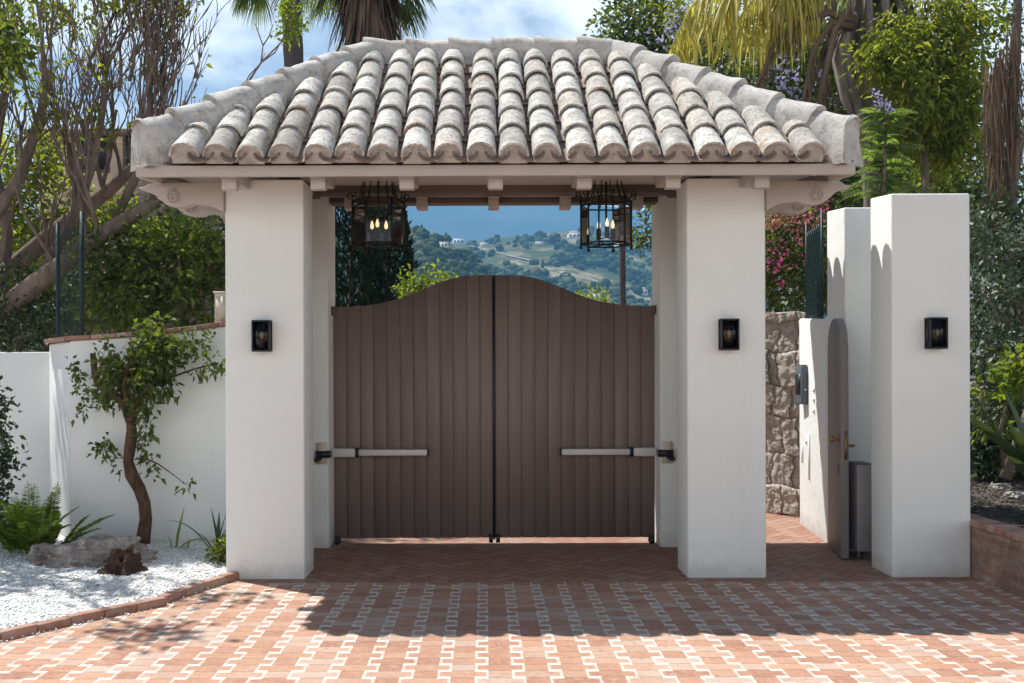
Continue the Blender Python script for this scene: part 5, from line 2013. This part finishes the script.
leafy('hanging_tree', 'leafy green branch hanging beyond the right gatehouse pillar', 'tree', at(745, 372, 13.2),
      [pxb(646, 225, 13, 13, 24), pxb(640, 248, 7, 13, 12), pxb(665, 190, 24, 13, 30), pxb(690, 200, 34, 13.3, 40), pxb(700, 260, 30, 13.3)], 2200, .085, L_MID, trunk=[at(735, 300, 13.2), at(715, 215, 13.2)], tr=.08, clump=.08)

# ------------------------------------------------------------------ hills
def lerp_profile(pts):
    xs = np.array([p[0] for p in pts], float); ys = np.array([p[1] for p in pts], float)
    return lambda px: np.interp(px, xs, ys)
main_sil = lerp_profile([(-400, 260), (0, 240), (330, 236), (410, 238), (450, 243), (472, 241), (500, 236), (535, 233), (570, 229), (600, 234), (644, 246), (700, 252), (800, 240), (1000, 236), (1400, 260)])
def fr(x, y, s, o=4):
    return mnoise.fractal((x * s, y * s, 7.3), 1.0, 2.0, o)
ZR = 900.0
def hill_h(X_, Z):
    px = PX + (X_ - CX) / Z * F
    top = (PY - float(main_sil(px))) / F          # slope at the ridge
    # ground slope rises smoothly from valley to ridge
    s = min(1.0, max(0.0, (Z - 330) / (ZR - 330)))
    tanv = -.004 + (top + .004) * (1 - (1 - s) ** 1.5)
    if Z > ZR:
        tanv = top - (Z - ZR) / 5000.
    h_ = H + tanv * Z
    return h_ + (fr(X_, Z, .008) * 9 + fr(X_, Z, .03) * 2.2) * min(1, s * 2) * (1 if Z < ZR * .9 else .4)
def build_terrain(name, fn, xs, zs, mat):
    v = [(x * z / F + CX, CY + z, fn(x * z / F + CX, z)) for z in zs for x in xs]
    n = len(xs)
    f = [(j * n + i, j * n + i + 1, (j + 1) * n + i + 1, (j + 1) * n + i) for j in range(len(zs) - 1) for i in range(n - 1)]
    m = MB(); m.add(v, f)
    return struct(m.build(name, mat, smooth=True))


hm = Mat('scrubby_hillside', 0.95, 0.05)
n1 = hm.noise(.02, 6, .65)
c = hm.ramp(n1, [(.38, (.05, .07, .026)), (.5, (.11, .105, .05)), (.58, (.26, .215, .14)), (.72, (.36, .31, .22))])
n2 = hm.noise(.12, 5, .7)
c = hm.mix(hm.ramp(n2, [(.48, 0.), (.58, .75)]), c, (.04, .062, .024))
hm.color(c)
HILL = hm.m
build_terrain('hill', hill_h, np.linspace(-700, 1700, 150), np.concatenate([np.linspace(300, 920, 90), np.linspace(950, 1300, 8)]), HILL)
near_sil = lerp_profile([(-600, 245), (100, 235), (330, 228), (400, 229), (422, 231), (440, 238), (455, 247), (475, 262), (500, 285), (540, 340), (700, 374), (1600, 376)])
def near_h(X_, Z):
    px = PX + (X_ - CX) / Z * F
    top = (PY - float(near_sil(px))) / F
    s = min(1, max(0, (Z - 220) / 230.))
    tanv = -.008 + (top + .008) * (1 - (1 - s) ** 1.6)
    if Z > 450: tanv = top - (Z - 450) / 900.
    return H + tanv * Z + fr(X_, Z, .02) * 2.5 * s
build_terrain('near_hill', near_h, np.linspace(-700, 640, 110), np.linspace(220, 640, 50), HILL)
mm_ = Mat('far_mountain', 0.95, 0.05)
mm_.color(mm_.ramp(mm_.noise(.005, 6), [(.3, (.035, .05, .03)), (.7, (.10, .10, .07))]))
mt_sil = lerp_profile([(-900, 250), (-300, 234), (0, 222), (150, 216), (300, 206), (400, 200), (520, 197), (620, 206), (760, 216), (900, 222), (1200, 235), (1800, 250)])
def mount_h(X_, Z):
    px = PX + (X_ - CX) / Z * F
    top = (PY - float(mt_sil(px))) / F
    s = min(1, max(0, (Z - 1350) / 1350.))
    tanv = top * (s ** .8)
    if Z > 2700: tanv = top - (Z - 2700) / 12000.
    return H + tanv * Z + fr(X_, Z, .002, 6) * 55 * s * (1 if Z < 2500 else .3)
build_terrain('mountain_range', mount_h, np.linspace(-1100, 2100, 150), np.linspace(1350, 3000, 60), mm_.m)

def hill_hit(px, py):
    for Z in np.arange(230, 900, 4.0):
        p = at(px, py, Z)
        for fn in (near_h, hill_h):
            if (fn is near_h and Z < 460) or (fn is hill_h and Z > 330):
                if fn(p.x, Z) >= p.z:
                    return Vector((p.x, p.y, fn(p.x, Z))), Z
    return None, None

# hillside trees (uncountable): lumpy crowns
import bmesh
bm = bmesh.new(); bmesh.ops.create_icosphere(bm, subdivisions=2, radius=1)
icoV = np.array([tuple(v.co) for v in bm.verts]); icoF = np.array([[v.index for v in f.verts] for f in bm.faces]); bm.free()
SHAPES = []
for q in range(14):
    dsp = np.array([1 + .5 * mnoise.fractal(Vector(v) * 2.1 + Vector((q * 9.1, 0, 0)), 1, 2, 3) for v in icoV])
    SHAPES.append(icoV * dsp[:, None])
def blobtree(mb, p, r, hscale):
    V = SHAPES[random.randrange(14)] * np.array([r, r, r * hscale])
    a = random.uniform(0, 6.28); ca, sa = math.cos(a), math.sin(a)
    V = V @ np.array([[ca, sa, 0], [-sa, ca, 0], [0, 0, 1]])
    mb.addq(V + np.array([p.x, p.y, p.z + r * hscale * .55]), icoF)
HOUSES = [(443, 248, 11, 4.5), (459, 244, 12, 5), (484, 247, 7, 4), (575, 239, 13, 6), (540, 246, 8, 3), (597, 299, 16, 4), (643, 297, 10, 6), (513, 237, 5, 3)]
mb = MB()
cnt = 0
for _ in range(5200):
    px, py = random.uniform(310, 690), random.uniform(226, 318)
    if random.random() < .2:
        px = random.uniform(-100, 1100)
    if any(abs(px - h[0]) < h[2] * .75 + 1 and -2.5 < py - h[1] < 6 for h in HOUSES):
        continue
    p, Z = hill_hit(px, py)
    if p is None:
        continue
    dens = mnoise.noise((p.x * .018, p.y * .018, 2.0)) + .18 * (Z < 470) + (.25 if py > 285 else 0)
    if dens < random.uniform(-.25, .45):
        continue
    r = random.uniform(1.0, 3.2) * (1.2 if Z > 600 else .9)
    if random.random() < .06:
        blobtree(mb, p, r * .4, 3.2)
    else:
        blobtree(mb, p, r, random.uniform(.65, 1.1))
    cnt += 1
HT = Mat('hillside_tree_foliage', .95, .05)
geo = HT.n('ShaderNodeNewGeometry')
HT.color(HT.ramp(geo.outputs['Random Per Island'], [(0, (.022, .038, .014)), (.6, (.055, .076, .03)), (1, (.13, .14, .065))]))
HT.bump(HT.noise(1.2, 4), 1.0, 1.0)
struct(mb.build('hillside_woodland', HT.m), 'stuff')
# pines along the crest
rowm = []
for k in range(22):
    px = 508 + k * 3.2 + random.uniform(-1, 1)
    p, Z = hill_hit(px, main_sil(px) + 1.2)
    if p is None: continue
    mb = MB(); blobtree(mb, p, random.uniform(1.6, 2.6), random.uniform(1.6, 2.4))
    rowm.append(tag(mb.build('crest_tree', HT.m), 'small dark conifer in the row along the hill crest', 'tree', 'conifers along the hill crest'))
for px in (586, 590, 566, 562, 558):
    p, Z = hill_hit(px, main_sil(px) + 1.5)
    if p is None: continue
    mb = MB(); blobtree(mb, p, random.uniform(3.5, 5), random.uniform(1.0, 1.3))
    tag(mb.build('hilltop_tree', HT.m), 'round dark tree beside the white villa on the hill crest', 'tree', 'trees around the hilltop villa')

HWALL = simple('white_house_wall', (.72, .69, .64), .85, var=.04)
HROOF = simple('clay_house_roof', (.42, .26, .19), .85, var=.15)
HWIN = simple('dark_window', (.05, .05, .06), .4, var=.1)
def house(px, py, wpx, hpx, label, wall=HWALL, flat=False):
    p, Z = hill_hit(px, py)
    if p is None: return
    w_, h_ = wpx * Z / F, hpx * Z / F
    t = thing('hill_house', label, 'house', p)
    m = MB(); m.box(p.x - w_ / 2, p.x + w_ / 2, p.y, p.y + w_ * .7, p.z - 3, p.z + h_); m.build('wall', wall, t)
    m = MB()
    if flat:
        m.box(p.x - w_ / 2 - .2, p.x + w_ / 2 + .2, p.y - .2, p.y + w_ * .7 + .2, p.z + h_ + .01, p.z + h_ + .4)
        m.build('roof', wall, t)
    else:
        e = .5
        v = [(p.x - w_ / 2 - e, p.y - e, p.z + h_ + .01), (p.x + w_ / 2 + e, p.y - e, p.z + h_ + .01), (p.x + w_ / 2 + e, p.y + w_ * .7 + e, p.z + h_ + .01), (p.x - w_ / 2 - e, p.y + w_ * .7 + e, p.z + h_ + .01),
             (p.x - w_ * .25, p.y + w_ * .35, p.z + h_ * 1.4), (p.x + w_ * .25, p.y + w_ * .35, p.z + h_ * 1.4)]
        m.add(v, [(0, 1, 5, 4), (1, 2, 5), (2, 3, 4, 5), (3, 0, 4), (3, 2, 1, 0)]); m.build('roof', HROOF, t)
    for k in (-.3, 0, .3):
        m = MB(); m.box(p.x + k * w_ - w_ * .07, p.x + k * w_ + w_ * .07, p.y - .12, p.y - .02, p.z + h_ * .3, p.z + h_ * .75); m.build('window', HWIN, t)
house(443, 248, 11, 4.5, 'low white house on the shoulder of the left hill', flat=True)
house(459, 244, 12, 5, 'long white flat roofed house on the hillside left of centre', flat=True)
house(484, 247, 7, 4, 'small pale house right of the long white house', flat=True)
house(575, 239, 13, 6, 'white villa on the hill crest beside the right lantern')
house(540, 246, 8, 3, 'small pale house below the row of crest conifers', flat=True)
house(597, 299, 16, 4, 'pale low house among trees above the right gate leaf', flat=True)
house(643, 297, 10, 6, 'white house at the hill foot near the right pillar')
house(513, 237, 5, 3, 'tiny white house under the crest conifers', flat=True)
# a pale road zigzagging over the hill
rd = []
for px, py in ((468, 246), (490, 252), (512, 257), (535, 263), (552, 268), (566, 272), (560, 276)):
    p, Z = hill_hit(px, py)
    if p: rd.append(p)
m = MB()
vs = []
for p in rd:
    vs += [(p.x, p.y - 2, hill_h(p.x, p.y - 2 - CY) + .8), (p.x, p.y + 2, hill_h(p.x, p.y + 2 - CY) + .8)]
m.add(vs, [(2 * i, 2 * i + 2, 2 * i + 3, 2 * i + 1) for i in range(len(rd) - 1)])
struct(m.build('hill_road', simple('pale_road', (.30, .26, .20), .9)))

# fallen blossom on the paving
m = MB()
P = np.array([(random.uniform(-3, 3.9), random.uniform(-2.6, 1.2), .006) for _ in range(130)])
m.leaves(P, np.stack([RNG.normal(size=130), RNG.normal(size=130), np.zeros(130)], axis=1), RNG.uniform(.01, .026, 130), .6, 0, .1, up=6)
struct(m.build('fallen_petals', L_LILAC), 'stuff')
m = MB()
P = np.array([(random.uniform(-4.8, -2.3), random.uniform(-1.2, 1.3), 0) for _ in range(150)])
P[:, 2] = [gravel_z(a, b) + .012 for a, b, c in P]
m.leaves(P, np.stack([RNG.normal(size=150), RNG.normal(size=150), np.zeros(150)], axis=1), RNG.uniform(.02, .05, 150), .5, 0, .1, up=6)
struct(m.build('fallen_leaves', L_DEAD), 'stuff')

# ------------------------------------------------------------------ haze
m = MB(); m.box(-4200, 7200, -40, 3050, -1.25, 565)
hz = Mat('haze_air')
hz.nt.nodes.remove(hz.b)
vp = hz.n('ShaderNodeVolumePrincipled')
vp.inputs['Color'].default_value = (.20, .57, 1.0, 1)
vp.inputs['Density'].default_value = 0.00042
vp.inputs['Anisotropy'].default_value = 0.0
hz.l(vp.outputs[0], hz.nt.nodes['Material Output'].inputs['Volume'])
HZ = m.build('haze', hz.m)
struct(HZ, 'stuff')
